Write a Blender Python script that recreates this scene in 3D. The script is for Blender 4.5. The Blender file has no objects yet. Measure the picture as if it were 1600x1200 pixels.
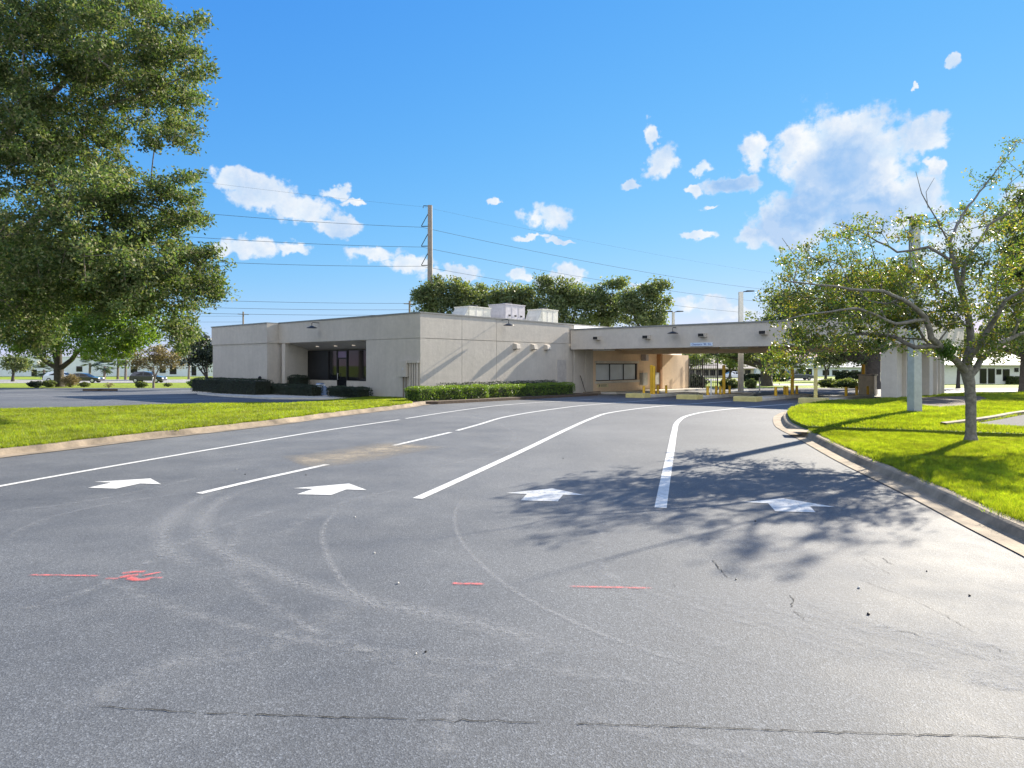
import bpy, bmesh, math, random
import numpy as np
from mathutils import Vector, Matrix

# ------------------------------------------------------------------ basics
scene = bpy.context.scene
COL = scene.collection
random.seed(7)
EXPO = 1.6
F, U0, V0, H = 1020.0, 800.0, 569.0, 1.8          # focal length and horizon of the survey picture, eye height
SL, YA, YB = 0.0135, 28.0, 100.0                  # the site falls gently away behind the drive
def zg(y):
    return -SL * (min(max(y, YA), YB) - YA)
def zgv(y):
    return -SL * (np.clip(y, YA, YB) - YA)
def gp(u, v, dz=0.0):
    """ground point (x, y, z) seen at u, v"""
    a = (v - V0) / F
    y = (H - dz) / a if a > 1e-6 else 1e9
    if y > YA:
        d = a - SL
        y = (H - dz - SL * YA) / d if d > 1e-6 else 1e9
        if y > YB or y < 0:
            y = (H - dz + SL * (YB - YA)) / a
    return ((u - U0) / F * y, y, zg(y) + dz)
def at(u, v, y):
    return ((u - U0) / F * y, y, H - (v - V0) / F * y)

# building frame: s runs along the sunlit side wall, t along the shaded front
CX, CY = -4.606, 32.78
AS, AC = 0.762, 0.647
ROT = math.atan2(AS, AC)
def W(s, t, z=0.0):
    return (CX + AC * s - AS * t, CY + AS * s + AC * t, z)
def s_on(u, t):
    k = (u - U0) / F
    return (k * (CY + AC * t) - CX + AS * t) / (AC - k * AS)
def t_on(u, s):
    k = (u - U0) / F
    return (CX + AC * s - k * (CY + AS * s)) / (AS + k * AC)
def gz(s, t):
    return zg(W(s, t)[1])

def setp(o, label=None, cat=None, group=None, kind=None):
    if label: o['label'] = label
    if cat: o['category'] = cat
    if group: o['group'] = group
    if kind: o['kind'] = kind
    return o
def empty(name, loc=(0, 0, 0), rz=0.0, **k):
    o = bpy.data.objects.new(name, None)
    o.location = loc
    o.rotation_euler = (0, 0, rz)
    o.empty_display_size = 0.2
    COL.objects.link(o)
    return setp(o, **k)

class MB:
    def __init__(self):
        self.v = []
        self.f = []
    def add(self, vs, fs):
        n = len(self.v)
        self.v += [tuple(p) for p in vs]
        self.f += [tuple(i + n for i in q) for q in fs]
        return self
    def box(self, x0, x1, y0, y1, z0, z1):
        vs = [(x0, y0, z0), (x1, y0, z0), (x1, y1, z0), (x0, y1, z0), (x0, y0, z1), (x1, y0, z1), (x1, y1, z1), (x0, y1, z1)]
        return self.add(vs, [(0, 3, 2, 1), (4, 5, 6, 7), (0, 1, 5, 4), (1, 2, 6, 5), (2, 3, 7, 6), (3, 0, 4, 7)])
    def hexa(self, vs):
        return self.add(vs, [(0, 3, 2, 1), (4, 5, 6, 7), (0, 1, 5, 4), (1, 2, 6, 5), (2, 3, 7, 6), (3, 0, 4, 7)])
    def prism(self, poly, off):
        """poly: 3-D loop, off: extrusion vector"""
        n = len(poly)
        vs = list(poly) + [tuple(p[i] + off[i] for i in range(3)) for p in poly]
        return self.add(vs, [tuple(range(n - 1, -1, -1)), tuple(range(n, 2 * n))] + [(i, (i + 1) % n, n + (i + 1) % n, n + i) for i in range(n)])
    def tube(self, pts, rad, n=8, cap=True):
        pts = [Vector(p) for p in pts]
        m = len(pts)
        if not hasattr(rad, '__len__'): rad = [rad] * m
        vs, fs = [], []
        up = None
        for i in range(m):
            d = (pts[min(i + 1, m - 1)] - pts[max(i - 1, 0)]).normalized()
            if up is None:
                up = Vector((0, 0, 1)) if abs(d.z) < 0.9 else Vector((1, 0, 0))
            a = d.cross(up).normalized()
            b = a.cross(d).normalized()
            up = b
            for k in range(n):
                w = 2 * math.pi * k / n
                vs.append(pts[i] + (a * math.cos(w) + b * math.sin(w)) * rad[i])
        for i in range(m - 1):
            for k in range(n):
                fs.append((i * n + k, i * n + (k + 1) % n, (i + 1) * n + (k + 1) % n, (i + 1) * n + k))
        if cap:
            fs.append(tuple(range(n - 1, -1, -1)))
            fs.append(tuple((m - 1) * n + k for k in range(n)))
        return self.add(vs, fs)
    def lathe(self, prof, c=(0, 0, 0), n=16):
        vs, fs = [], []
        m = len(prof)
        for r, z in prof:
            for k in range(n):
                w = 2 * math.pi * k / n
                vs.append((c[0] + r * math.cos(w), c[1] + r * math.sin(w), c[2] + z))
        for i in range(m - 1):
            for k in range(n):
                fs.append((i * n + k, i * n + (k + 1) % n, (i + 1) * n + (k + 1) % n, (i + 1) * n + k))
        fs.append(tuple(range(n - 1, -1, -1)))
        fs.append(tuple((m - 1) * n + k for k in range(n)))
        return self.add(vs, fs)
    def build(self, name, mat, parent=None, bevel=0.0, smooth=False, **k):
        me = bpy.data.meshes.new(name)
        me.from_pydata(self.v, [], self.f)
        me.update()
        o = bpy.data.objects.new(name, me)
        COL.objects.link(o)
        me.materials.append(mat)
        if parent: o.parent = parent
        if bevel:
            b = o.modifiers.new('bevel', 'BEVEL')
            b.width = bevel
            b.segments = 2
            b.limit_method = 'ANGLE'
        if smooth:
            me.polygons.foreach_set('use_smooth', [True] * len(me.polygons))
        return setp(o, **k)

def fast_mesh(name, V, nper, mat, parent=None, **k):
    """V: (N, nper, 3) separate polygons"""
    N = V.shape[0]
    me = bpy.data.meshes.new(name)
    me.vertices.add(N * nper)
    me.vertices.foreach_set('co', np.ascontiguousarray(V, dtype=np.float32).ravel())
    me.loops.add(N * nper)
    me.loops.foreach_set('vertex_index', np.arange(N * nper, dtype=np.int32))
    me.polygons.add(N)
    me.polygons.foreach_set('loop_start', np.arange(0, N * nper, nper, dtype=np.int32))
    me.update(calc_edges=True)
    me.materials.append(mat)
    o = bpy.data.objects.new(name, me)
    COL.objects.link(o)
    if parent: o.parent = parent
    return setp(o, **k)

# ------------------------------------------------------------------ materials
class NT:
    def __init__(self, name):
        self.m = bpy.data.materials.new(name)
        self.m.use_nodes = True
        self.t = self.m.node_tree
        self.t.nodes.clear()
        self.out = self.t.nodes.new('ShaderNodeOutputMaterial')
    def n(self, typ, **k):
        x = self.t.nodes.new(typ)
        for a, b in k.items():
            if a.startswith('i_'):
                key = a[2:].replace('_', ' ')
                x.inputs[key].default_value = b
            else:
                setattr(x, a, b)
        return x
    def l(self, a, b):
        self.t.links.new(a, b)
    def noise(self, vec, scale, detail=4, rough=0.55):
        x = self.n('ShaderNodeTexNoise')
        x.inputs['Scale'].default_value = scale
        x.inputs['Detail'].default_value = detail
        x.inputs['Roughness'].default_value = rough
        if vec is not None: self.l(vec, x.inputs['Vector'])
        return x.outputs['Fac']
    def ramp(self, fac, stops):
        x = self.n('ShaderNodeValToRGB')
        e = x.color_ramp.elements
        while len(e) < len(stops): e.new(0.5)
        for i, (p, c) in enumerate(stops):
            e[i].position = p
            e[i].color = (c[0], c[1], c[2], 1) if hasattr(c, '__len__') else (c, c, c, 1)
        self.l(fac, x.inputs['Fac'])
        return x.outputs['Color']
    def mix(self, fac, a, b, mode='MIX'):
        x = self.n('ShaderNodeMix', data_type='RGBA', blend_type=mode)
        for s, val in ((x.inputs['Factor'], fac), (x.inputs['A'], a), (x.inputs['B'], b)):
            if hasattr(val, 'is_output'): self.l(val, s)
            elif hasattr(val, '__len__'): s.default_value = (val[0], val[1], val[2], 1)
            else: s.default_value = val
        return x.outputs['Result']
    def math(self, op, a, b=0.0, c=0.0, clamp=False):
        x = self.n('ShaderNodeMath', operation=op, use_clamp=clamp)
        for i, val in enumerate((a, b, c)):
            if hasattr(val, 'is_output'): self.l(val, x.inputs[i])
            else: x.inputs[i].default_value = val
        return x.outputs[0]
    def pos(self):
        return self.n('ShaderNodeNewGeometry').outputs['Position']
    def obj(self):
        return self.n('ShaderNodeTexCoord').outputs['Object']
    def principled(self, col, rough=0.7, metal=0.0, spec=0.5, bump=None, bdist=0.01, bstr=0.5):
        p = self.n('ShaderNodeBsdfPrincipled')
        for key, val in (('Base Color', col), ('Roughness', rough)):
            s = p.inputs[key]
            if hasattr(val, 'is_output'): self.l(val, s)
            elif hasattr(val, '__len__'): s.default_value = (val[0], val[1], val[2], 1)
            else: s.default_value = val
        p.inputs['Metallic'].default_value = metal
        p.inputs['Specular IOR Level'].default_value = spec
        if bump is not None:
            b = self.n('ShaderNodeBump')
            b.inputs['Strength'].default_value = bstr
            b.inputs['Distance'].default_value = bdist
            self.l(bump, b.inputs['Height'])
            self.l(b.outputs[0], p.inputs['Normal'])
        return p
    def done(self, sh):
        self.l(sh.outputs[0], self.out.inputs['Surface'])
        return self.m

MATS = {}
def paint(name, col, rough=0.6, metal=0.0, var=0.18, scale=3.0, bump=0.0, bscale=60.0, spec=0.5):
    if name in MATS: return MATS[name]
    t = NT(name)
    o = t.obj()
    a = t.noise(o, scale, 6, 0.65)
    dark = tuple(c * (1 - var) for c in col)
    lite = tuple(min(1, c * (1 + var)) for c in col)
    c = t.ramp(a, [(0.3, dark), (0.7, lite)])
    p = t.principled(c, rough, metal, spec, t.noise(o, bscale, 3) if bump else None, 0.01, bump)
    MATS[name] = t.done(p)
    return MATS[name]

def stucco(name, col, streak=0.16):
    t = NT(name)
    o = t.obj()
    big = t.noise(o, 0.7, 5, 0.6)
    mp = t.n('ShaderNodeMapping')
    mp.inputs['Scale'].default_value = (2.2, 2.2, 0.22)
    t.l(o, mp.inputs['Vector'])
    st = t.noise(mp.outputs[0], 1.6, 6, 0.7)
    mot = t.noise(o, 4.0, 8, 0.75)
    c = t.ramp(big, [(0.3, tuple(x * 0.90 for x in col)), (0.7, tuple(x * 1.06 for x in col))])
    c = t.mix(t.ramp(st, [(0.45, 0.0), (0.75, streak * 2.5)]), c, tuple(x * 0.72 for x in col))
    c = t.mix(t.ramp(mot, [(0.38, 0.4), (0.55, 0.0)]), c, tuple(x * 0.84 for x in col))
    c = t.mix(t.ramp(mot, [(0.5, 0.0), (0.75, 0.3)]), c, tuple(x * 1.14 for x in col))
    h = t.math('ADD', t.noise(o, 60, 4, 0.7), t.math('MULTIPLY', t.noise(o, 4.5, 6, 0.7), 2.2))
    return t.done(t.principled(c, 0.9, 0, 0.3, h, 0.014, 0.38))

def foliage(name, cols, trans=0.38, rough=0.45, clump=0.5, spec=0.5, tcol=None, dry=None):
    """leaf colour per leaf and per clump"""
    t = NT(name)
    g = t.n('ShaderNodeNewGeometry')
    r = g.outputs['Random Per Island']
    pos = g.outputs['Position']
    n = len(cols)
    c = t.ramp(r, [(i / max(1, n - 1), cols[i]) for i in range(n)])
    cl = t.noise(pos, clump, 3, 0.6)
    k = t.ramp(cl, [(0.3, 0.62), (0.7, 1.3)])
    c = t.mix(1.0, c, k, 'MULTIPLY')
    if dry:
        d = t.ramp(t.math('ADD', t.math('MULTIPLY', t.noise(pos, 1.9, 5, 0.7), 0.6), t.math('MULTIPLY', t.noise(pos, 0.35, 3, 0.6), 0.4)), [(0.52, 0.0), (0.70, 0.75)])
        c = t.mix(d, c, dry)
        c = t.mix(1.0, c, t.ramp(t.noise(pos, 5.5, 3, 0.6), [(0.3, 0.42), (0.7, 1.25)]), 'MULTIPLY')
    p = t.principled(c, rough, 0, spec)
    tr = t.n('ShaderNodeBsdfTranslucent')
    tc = t.mix(1.0, c, tcol or (1.5, 1.45, 0.55), 'MULTIPLY')
    t.l(tc, tr.inputs['Color'])
    m = t.n('ShaderNodeMixShader')
    m.inputs[0].default_value = trans
    t.l(p.outputs[0], m.inputs[1])
    t.l(tr.outputs[0], m.inputs[2])
    return t.done(m)

def asphalt(name, dark, lite, sheen=0.5, rough=(0.72, 0.85)):
    t = NT(name)
    p = t.pos()
    big = t.noise(p, 0.16, 5, 0.6)
    mid = t.noise(p, 1.1, 6, 0.65)
    c = t.ramp(t.math('ADD', t.math('MULTIPLY', big, 0.65), t.math('MULTIPLY', mid, 0.35)), [(0.36, dark), (0.64, lite)])
    vo = t.n('ShaderNodeTexVoronoi')
    vo.inputs['Scale'].default_value = 120
    t.l(p, vo.inputs['Vector'])
    sep = t.n('ShaderNodeSeparateColor')
    t.l(vo.outputs['Color'], sep.inputs[0])
    chip = t.ramp(sep.outputs[0], [(0.0, 0.62), (0.6, 0.95), (0.9, 1.25), (1.0, 1.8)])
    c = t.mix(1.0, c, chip, 'MULTIPLY')
    fine = t.noise(p, 190, 2, 0.6)
    c = t.mix(1.0, c, t.ramp(fine, [(0.3, 0.7), (0.7, 1.3)]), 'MULTIPLY')
    h = t.math('ADD', t.math('MULTIPLY', vo.outputs['Distance'], 1.0), t.math('MULTIPLY', t.noise(p, 30, 4), 0.5))
    pr = t.principled(c, t.ramp(mid, [(0.3, rough[0]), (0.7, rough[1])]), 0, sheen, h, 0.005, 0.32)
    return t.done(pr)

def decal(name, col, lo, hi, scale=9.0, rough=0.8, fine=120.0):
    """worn paint, dust or a crack: a thin film whose coverage breaks up over the surface and fades to its edges"""
    t = NT(name)
    p = t.pos()
    uv = t.n('ShaderNodeTexCoord').outputs['UV']
    sx = t.n('ShaderNodeSeparateXYZ')
    t.l(uv, sx.inputs[0])
    e = t.math('SUBTRACT', 1.0, t.math('ABSOLUTE', t.math('MULTIPLY_ADD', sx.outputs[0], 2.0, -1.0)))
    ends = t.math('MULTIPLY', t.math('MINIMUM', sx.outputs[1], t.math('SUBTRACT', 1.0, sx.outputs[1])), 9.0, clamp=True)
    nz = t.math('ADD', t.math('MULTIPLY', t.noise(p, scale, 5, 0.7), 0.55), t.math('MULTIPLY', t.noise(p, fine, 2, 0.7), 0.45))
    a = t.math('MULTIPLY', t.ramp(nz, [(lo, 0.0), (hi, 1.0)]), t.math('MULTIPLY', t.math('POWER', e, 0.8), ends))
    pr = t.principled(col, rough, 0, 0.4)
    tr = t.n('ShaderNodeBsdfTransparent')
    m = t.n('ShaderNodeMixShader')
    t.l(a, m.inputs[0])
    t.l(tr.outputs[0], m.inputs[1])
    t.l(pr.outputs[0], m.inputs[2])
    return t.done(m)

M_stucco = stucco('stucco_paint', (0.525, 0.478, 0.415))
M_stucco_tan = stucco('stucco_tan', (0.78, 0.60, 0.41), 0.06)
M_soffit = stucco('soffit_bounce_tan', (0.85, 0.66, 0.45), 0.03)  # warm light bounced up from the ground is put into this tan
M_fascia = stucco('fascia_paint', (0.535, 0.485, 0.425), 0.08)
M_coping = paint('coping_metal', (0.22, 0.22, 0.21), 0.5, 0.3)
M_white_mem = paint('white_membrane', (0.80, 0.79, 0.76), 0.6)
M_asphalt = asphalt('asphalt_surface', (0.064, 0.072, 0.084), (0.128, 0.137, 0.147))
M_lot = asphalt('old_asphalt', (0.10, 0.10, 0.105), (0.16, 0.158, 0.155), 0.12, (0.9, 0.98))
M_road = asphalt('far_road_surface', (0.26, 0.25, 0.24), (0.34, 0.33, 0.31), 0.3)
M_conc = paint('concrete', (0.27, 0.215, 0.15), 0.9, var=0.5, scale=2.0, bump=0.5, bscale=40)
M_conc_tan = paint('weathered_curb_concrete', (0.205, 0.165, 0.12), 0.9, var=0.55, scale=1.6, bump=0.6, bscale=30)
M_conc_lite = paint('light_concrete', (0.55, 0.52, 0.46), 0.9, var=0.15, scale=2.0, bump=0.3, bscale=40)
M_pole = paint('pole_concrete', (0.40, 0.42, 0.40), 0.85, var=0.15, scale=4, bump=0.3)
M_mulch = paint('mulch_soil', (0.085, 0.06, 0.042), 0.95, var=0.6, scale=12, bump=1.0, bscale=25)
M_dark = paint('dark_bronze_metal', (0.025, 0.023, 0.022), 0.45, 0.5)
M_black = paint('black_metal', (0.015, 0.015, 0.017), 0.5, 0.3)
M_yellow = paint('yellow_paint', (0.72, 0.42, 0.02), 0.5, var=0.15)
M_yellow_pale = paint('faded_yellow_paint', (0.62, 0.52, 0.20), 0.7, var=0.2)
M_white_paint = paint('white_paint', (0.78, 0.78, 0.76), 0.5)
M_unit = paint('unit_sheet_metal', (0.50, 0.49, 0.43), 0.5, 0.1)
M_unit_grey = paint('unit_grey_metal', (0.42, 0.40, 0.42), 0.5, 0.1)
M_wood = paint('weathered_timber', (0.20, 0.16, 0.13), 0.85, var=0.3, scale=6, bump=0.5)
M_wire = paint('cable_grey', (0.07, 0.08, 0.095), 0.9, spec=0.1)
M_tyre = paint('tyre_rubber', (0.02, 0.02, 0.02), 0.8)
M_rim = paint('alloy_rim', (0.5, 0.5, 0.52), 0.3, 0.8)
M_redlens = paint('red_lens', (0.5, 0.02, 0.02), 0.2)
M_lens = paint('clear_lens', (0.75, 0.78, 0.8), 0.15)
M_signblue = paint('sign_face_blue', (0.55, 0.65, 0.78), 0.4, var=0.05)
M_signink = paint('sign_ink_blue', (0.04, 0.10, 0.35), 0.5)
M_cream = paint('cream_paint', (0.70, 0.62, 0.36), 0.6, var=0.05)
M_bldgwhite = paint('far_white_wall', (0.62, 0.66, 0.68), 0.8, var=0.08, scale=0.5)
M_bldgbeige = paint('far_beige_wall', (0.36, 0.32, 0.28), 0.85, var=0.1)
M_roofblue = paint('blue_grey_roof', (0.12, 0.16, 0.22), 0.7)
M_blue = paint('blue_plastic', (0.18, 0.26, 0.42), 0.5)
M_bag = paint('pale_plastic', (0.55, 0.60, 0.66), 0.5)

def glass(name, tint=(0.012, 0.013, 0.016), rough=0.03):
    t = NT(name)
    p = t.principled(tint, rough, 0, 0.3)
    return t.done(p)
M_glass = glass('dark_tinted_glass')
M_glass_blue = paint('teller_blind', (0.46, 0.52, 0.55), 0.35, var=0.12, scale=1.2)
def carpaint(name, col):
    t = NT(name)
    p = t.principled(col, 0.25, 0.2, 0.5)
    p.inputs['Coat Weight'].default_value = 1.0
    return t.done(p)
M_car_navy = carpaint('navy_car_paint', (0.012, 0.014, 0.035))
M_car_black = carpaint('black_car_paint', (0.012, 0.012, 0.018))
M_car_silver = carpaint('silver_car_paint', (0.55, 0.60, 0.64))
M_car_white = carpaint('white_car_paint', (0.75, 0.76, 0.78))
M_car_grey = carpaint('grey_car_paint', (0.13, 0.14, 0.16))

def line_paint():
    t = NT('worn_road_paint')
    p = t.pos()
    w = t.noise(p, 15, 8, 0.82)
    c = t.ramp(w, [(0.37, (0.12, 0.12, 0.12)), (0.43, (0.52, 0.52, 0.50)), (0.7, (0.72, 0.72, 0.70))])
    c = t.mix(t.ramp(t.noise(p, 2.2, 5, 0.7), [(0.5, 0.0), (0.72, 0.45)]), c, (0.34, 0.33, 0.32))
    return t.done(t.principled(c, 0.6, 0, 0.4, t.noise(p, 90, 3), 0.008, 0.5))
M_line = line_paint()

G_bark = paint('bark_grey', (0.17, 0.145, 0.12), 0.95, var=0.45, scale=9, bump=0.9, bscale=22)
G_bark_dark = paint('bark_dark', (0.055, 0.047, 0.04), 0.95, var=0.45, scale=6, bump=0.9, bscale=14)
G_young = paint('young_bark', (0.165, 0.15, 0.13), 0.95, var=0.5, scale=14, bump=1.0, bscale=30)
G_twig = paint('twig_bark', (0.10, 0.085, 0.07), 0.95, var=0.3, scale=9)
L_oak = foliage('live_oak_leaf', [(0.045, 0.08, 0.034), (0.082, 0.125, 0.044), (0.115, 0.155, 0.05), (0.16, 0.185, 0.07), (0.24, 0.22, 0.12)], 0.42, 0.55, 0.6, spec=0.28, tcol=(1.15, 1.35, 0.6))
L_green = foliage('bright_oak_leaf', [(0.06, 0.115, 0.02), (0.09, 0.17, 0.025), (0.12, 0.20, 0.03), (0.16, 0.21, 0.04)], 0.48, 0.45, 0.4)
L_far = foliage('distant_oak_leaf', [(0.06, 0.095, 0.045), (0.095, 0.135, 0.055), (0.13, 0.17, 0.065), (0.17, 0.185, 0.08)], 0.44, 0.55, 0.35)
L_autumn = foliage('turning_elm_leaf', [(0.055, 0.105, 0.025), (0.085, 0.14, 0.03), (0.125, 0.17, 0.034), (0.18, 0.19, 0.04), (0.26, 0.19, 0.055)], 0.48, 0.42, 1.3, tcol=(1.35, 1.4, 0.5))
L_mistle = foliage('mistletoe_leaf', [(0.03, 0.075, 0.012), (0.05, 0.12, 0.014), (0.10, 0.18, 0.02)], 0.35, 0.45, 2.0)
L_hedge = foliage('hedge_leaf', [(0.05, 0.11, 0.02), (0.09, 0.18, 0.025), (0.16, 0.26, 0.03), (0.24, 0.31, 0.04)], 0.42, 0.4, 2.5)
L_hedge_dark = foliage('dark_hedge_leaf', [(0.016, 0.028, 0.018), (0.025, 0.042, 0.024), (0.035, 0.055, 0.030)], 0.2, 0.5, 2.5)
L_copper = foliage('bronze_leaf', [(0.10, 0.10, 0.04), (0.17, 0.14, 0.07), (0.22, 0.17, 0.11)], 0.35, 0.5, 1.0)
L_brown = foliage('dry_shrub_leaf', [(0.14, 0.11, 0.07), (0.20, 0.16, 0.10), (0.26, 0.22, 0.14)], 0.25, 0.7, 2.0)
L_palm = foliage('palm_frond_leaf', [(0.035, 0.062, 0.030), (0.06, 0.09, 0.04), (0.10, 0.12, 0.06)], 0.25, 0.4, 1.0)
L_grass = foliage('lawn_blade', [(0.14, 0.22, 0.012), (0.21, 0.30, 0.014), (0.28, 0.36, 0.018), (0.36, 0.38, 0.04)], 0.55, 0.5, 0.55, tcol=(1.42, 1.38, 0.55), dry=(0.28, 0.27, 0.07))
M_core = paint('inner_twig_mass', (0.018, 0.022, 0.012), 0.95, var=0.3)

def lawn_mat(name, cols):
    t = NT(name)
    p = t.pos()
    a = t.noise(p, 0.5, 6, 0.7)
    b = t.noise(p, 14, 4, 0.7)
    c = t.ramp(t.math('ADD', t.math('MULTIPLY', a, 0.6), t.math('MULTIPLY', b, 0.4)), [(0.35, cols[0]), (0.5, cols[1]), (0.66, cols[2])])
    pr = t.principled(c, 0.85, 0, 0.25, t.noise(p, 45, 4, 0.7), 0.05, 0.8)
    return t.done(pr)
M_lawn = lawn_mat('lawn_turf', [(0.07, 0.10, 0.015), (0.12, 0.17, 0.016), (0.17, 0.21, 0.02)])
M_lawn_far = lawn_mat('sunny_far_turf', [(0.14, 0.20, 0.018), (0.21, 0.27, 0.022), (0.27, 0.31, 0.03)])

# ------------------------------------------------------------------ ground sheets
def sheet(name, poly, dz, mat, kind='structure', skirt=0.0, **k):
    """flat polygon draped over the falling ground"""
    bm = bmesh.new()
    f = bm.faces.new([bm.verts.new((p[0], p[1], 0)) for p in poly])
    bmesh.ops.triangulate(bm, faces=[f])
    for yy in (YA, YB):
        bmesh.ops.bisect_plane(bm, geom=bm.verts[:] + bm.edges[:] + bm.faces[:], plane_co=(0, yy, 0), plane_no=(0, 1, 0))
    bmesh.ops.recalc_face_normals(bm, faces=bm.faces[:])
    if bm.faces and sum(fc.normal.z for fc in bm.faces) < 0:
        bmesh.ops.reverse_faces(bm, faces=bm.faces[:])
    for v in bm.verts: v.co.z = zg(v.co.y) + dz
    if skirt:
        be = [e for e in bm.edges if e.is_boundary]
        r = bmesh.ops.extrude_edge_only(bm, edges=be)
        for v in r['geom']:
            if isinstance(v, bmesh.types.BMVert): v.co.z -= skirt
    me = bpy.data.meshes.new(name)
    bm.to_mesh(me)
    bm.free()
    me.materials.append(mat)
    o = bpy.data.objects.new(name, me)
    COL.objects.link(o)
    return setp(o, kind=kind, **k)
def px(pts, dz=0.0):
    return [gp(u, v, dz)[:2] for u, v in pts]
def smooth(pts, n=6):
    out = []
    P = [Vector(p) for p in pts]
    for i in range(len(P) - 1):
        a, b, c, d = P[max(i - 1, 0)], P[i], P[i + 1], P[min(i + 2, len(P) - 1)]
        for k in range(n):
            t = k / n
            out.append(0.5 * ((2 * b) + (c - a) * t + (2 * a - 5 * b + 4 * c - d) * t * t + (3 * b - a - 3 * c + d) * t ** 3))
    out.append(P[-1])
    return [tuple(p) for p in out]

def ribbon(name, path, width, dz, mat, taper=False, **k):
    """strip of constant width along a ground path, uv.x across and uv.y along"""
    P = [Vector((p[0], p[1])) for p in path]
    m = len(P)
    vs, fs, uv = [], [], []
    for i in range(m):
        d = (P[min(i + 1, m - 1)] - P[max(i - 1, 0)]).normalized()
        nrm = Vector((-d.y, d.x))
        w = width if not hasattr(width, '__len__') else width[0] + (width[1] - width[0]) * i / (m - 1)
        for s in (-0.5, 0, 0.5):
            q = P[i] + nrm * w * s
            vs.append((q.x, q.y, zg(q.y) + dz))
            uv.append((s + 0.5, i / (m - 1)))
    for i in range(m - 1):
        for j in range(2):
            fs.append((i * 3 + j + 1, i * 3 + j, (i + 1) * 3 + j, (i + 1) * 3 + j + 1))
    me = bpy.data.meshes.new(name)
    me.from_pydata(vs, [], fs)
    l = me.uv_layers.new(name='UVMap')
    for lp in me.loops: l.data[lp.index].uv = uv[lp.vertex_index]
    me.update()
    me.materials.append(mat)
    o = bpy.data.objects.new(name, me)
    COL.objects.link(o)
    return setp(o, **k)

def sweep(path, prof, side=1.0):
    """profile (offset, height) swept along a ground path"""
    P = [Vector((p[0], p[1])) for p in path]
    m, n = len(P), len(prof)
    mb = MB()
    vs, fs = [], []
    for i in range(m):
        d = (P[min(i + 1, m - 1)] - P[max(i - 1, 0)]).normalized()
        nrm = Vector((-d.y, d.x)) * side
        for o, z in prof:
            q = P[i] + nrm * o
            vs.append((q.x, q.y, zg(q.y) + z))
    for i in range(m - 1):
        for j in range(n - 1):
            q = (i * n + j, i * n + j + 1, (i + 1) * n + j + 1, (i + 1) * n + j)
            fs.append(q if side < 0 else q[::-1])
    return mb.add(vs, fs)

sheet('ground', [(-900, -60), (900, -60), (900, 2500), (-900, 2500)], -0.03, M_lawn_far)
sheet('drive', [(-75, -30), (75, -30), (75, 62), (-75, 62)], 0.0, M_asphalt)
# lawns with real blades of grass
GR = np.random.default_rng(3)
def inside(poly, X, Y):
    r = np.zeros(len(X), bool)
    n = len(poly)
    for i in range(n):
        x1, y1 = poly[i][:2]
        x2, y2 = poly[(i + 1) % n][:2]
        if y1 == y2: continue
        c = ((y1 > Y) != (y2 > Y)) & (X < (x2 - x1) * (Y - y1) / (y2 - y1) + x1)
        r ^= c
    return r
def blades(name, poly, dz, count, hgt=(0.04, 0.10), wid=0.010, frame=True, mat=None, holes=(), edge=None, **k):
    xs = [p[0] for p in poly]
    ys = [p[1] for p in poly]
    X = np.empty(0)
    Y = np.empty(0)
    tries = 0
    while len(X) < count and tries < 60:
        x = GR.uniform(min(xs), max(xs), count * 2)
        y = GR.uniform(max(min(ys), 3), max(ys), count * 2)
        m = inside(poly, x, y)
        for hole in holes: m &= ~inside(hole, x, y)
        if frame: m &= (np.abs(x) < 0.86 * y + 1.0)
        m &= GR.random(len(x)) < np.clip((16.0 / np.maximum(y, 4)) ** 1.1, 0, 1)
        X = np.concatenate([X, x[m]])
        Y = np.concatenate([Y, y[m]])
        tries += 1
    X, Y = X[:count], Y[:count]
    if edge is not None:      # a ragged fringe hanging over the kerb
        E = np.array([p[:2] for p in edge])
        ln = np.linalg.norm(np.diff(E, axis=0), axis=1)
        m_ = 9000
        i_ = GR.choice(len(ln), m_, p=ln / ln.sum())
        q = E[i_] + (E[i_ + 1] - E[i_]) * GR.random(m_)[:, None]
        d_ = (E[i_ + 1] - E[i_]) / (ln[i_][:, None] + 1e-9)
        rag = 0.5 + 0.5 * np.sin(q[:, 0] * 5.1 + q[:, 1] * 3.7) * np.sin(q[:, 0] * 1.3 - q[:, 1] * 2.1)
        q += np.stack([d_[:, 1], -d_[:, 0]], 1) * ((np.abs(GR.normal(size=m_)) * 0.07 * rag - 0.03))[:, None]
        ok = np.abs(q[:, 0]) < 0.86 * q[:, 1] + 1.0
        X = np.concatenate([X, q[ok, 0]])
        Y = np.concatenate([Y, q[ok, 1]])
    n = len(X)
    a = GR.uniform(0, 2 * np.pi, n)
    patch = 0.75 + 0.5 * (0.5 + 0.5 * np.sin(X * 1.7 + np.sin(Y * 1.1) * 2) * np.cos(Y * 1.3 + np.cos(X)))
    h = GR.uniform(hgt[0], hgt[1], n) * patch
    w = wid * GR.uniform(0.7, 1.4, n) * np.clip(Y / 13.0, 0.8, 2.0)
    b = GR.uniform(0, 2 * np.pi, n)
    lean = h * GR.uniform(0.2, 0.9, n)
    z = zgv(Y) + dz - 0.004
    V = np.empty((n, 3, 3))
    V[:, 0] = np.stack([X - np.cos(a) * w / 2, Y - np.sin(a) * w / 2, z], 1)
    V[:, 1] = np.stack([X + np.cos(a) * w / 2, Y + np.sin(a) * w / 2, z], 1)
    V[:, 2] = np.stack([X + np.cos(b) * lean, Y + np.sin(b) * lean, z + h], 1)
    return fast_mesh(name, V, 3, mat or L_grass, kind='stuff', **k)

CURB = [(0.06, 0.012), (0.31, 0.020), (0.325, 0.028), (0.37, 0.115), (0.40, 0.135), (0.52, 0.14), (0.54, 0.05)]
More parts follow.
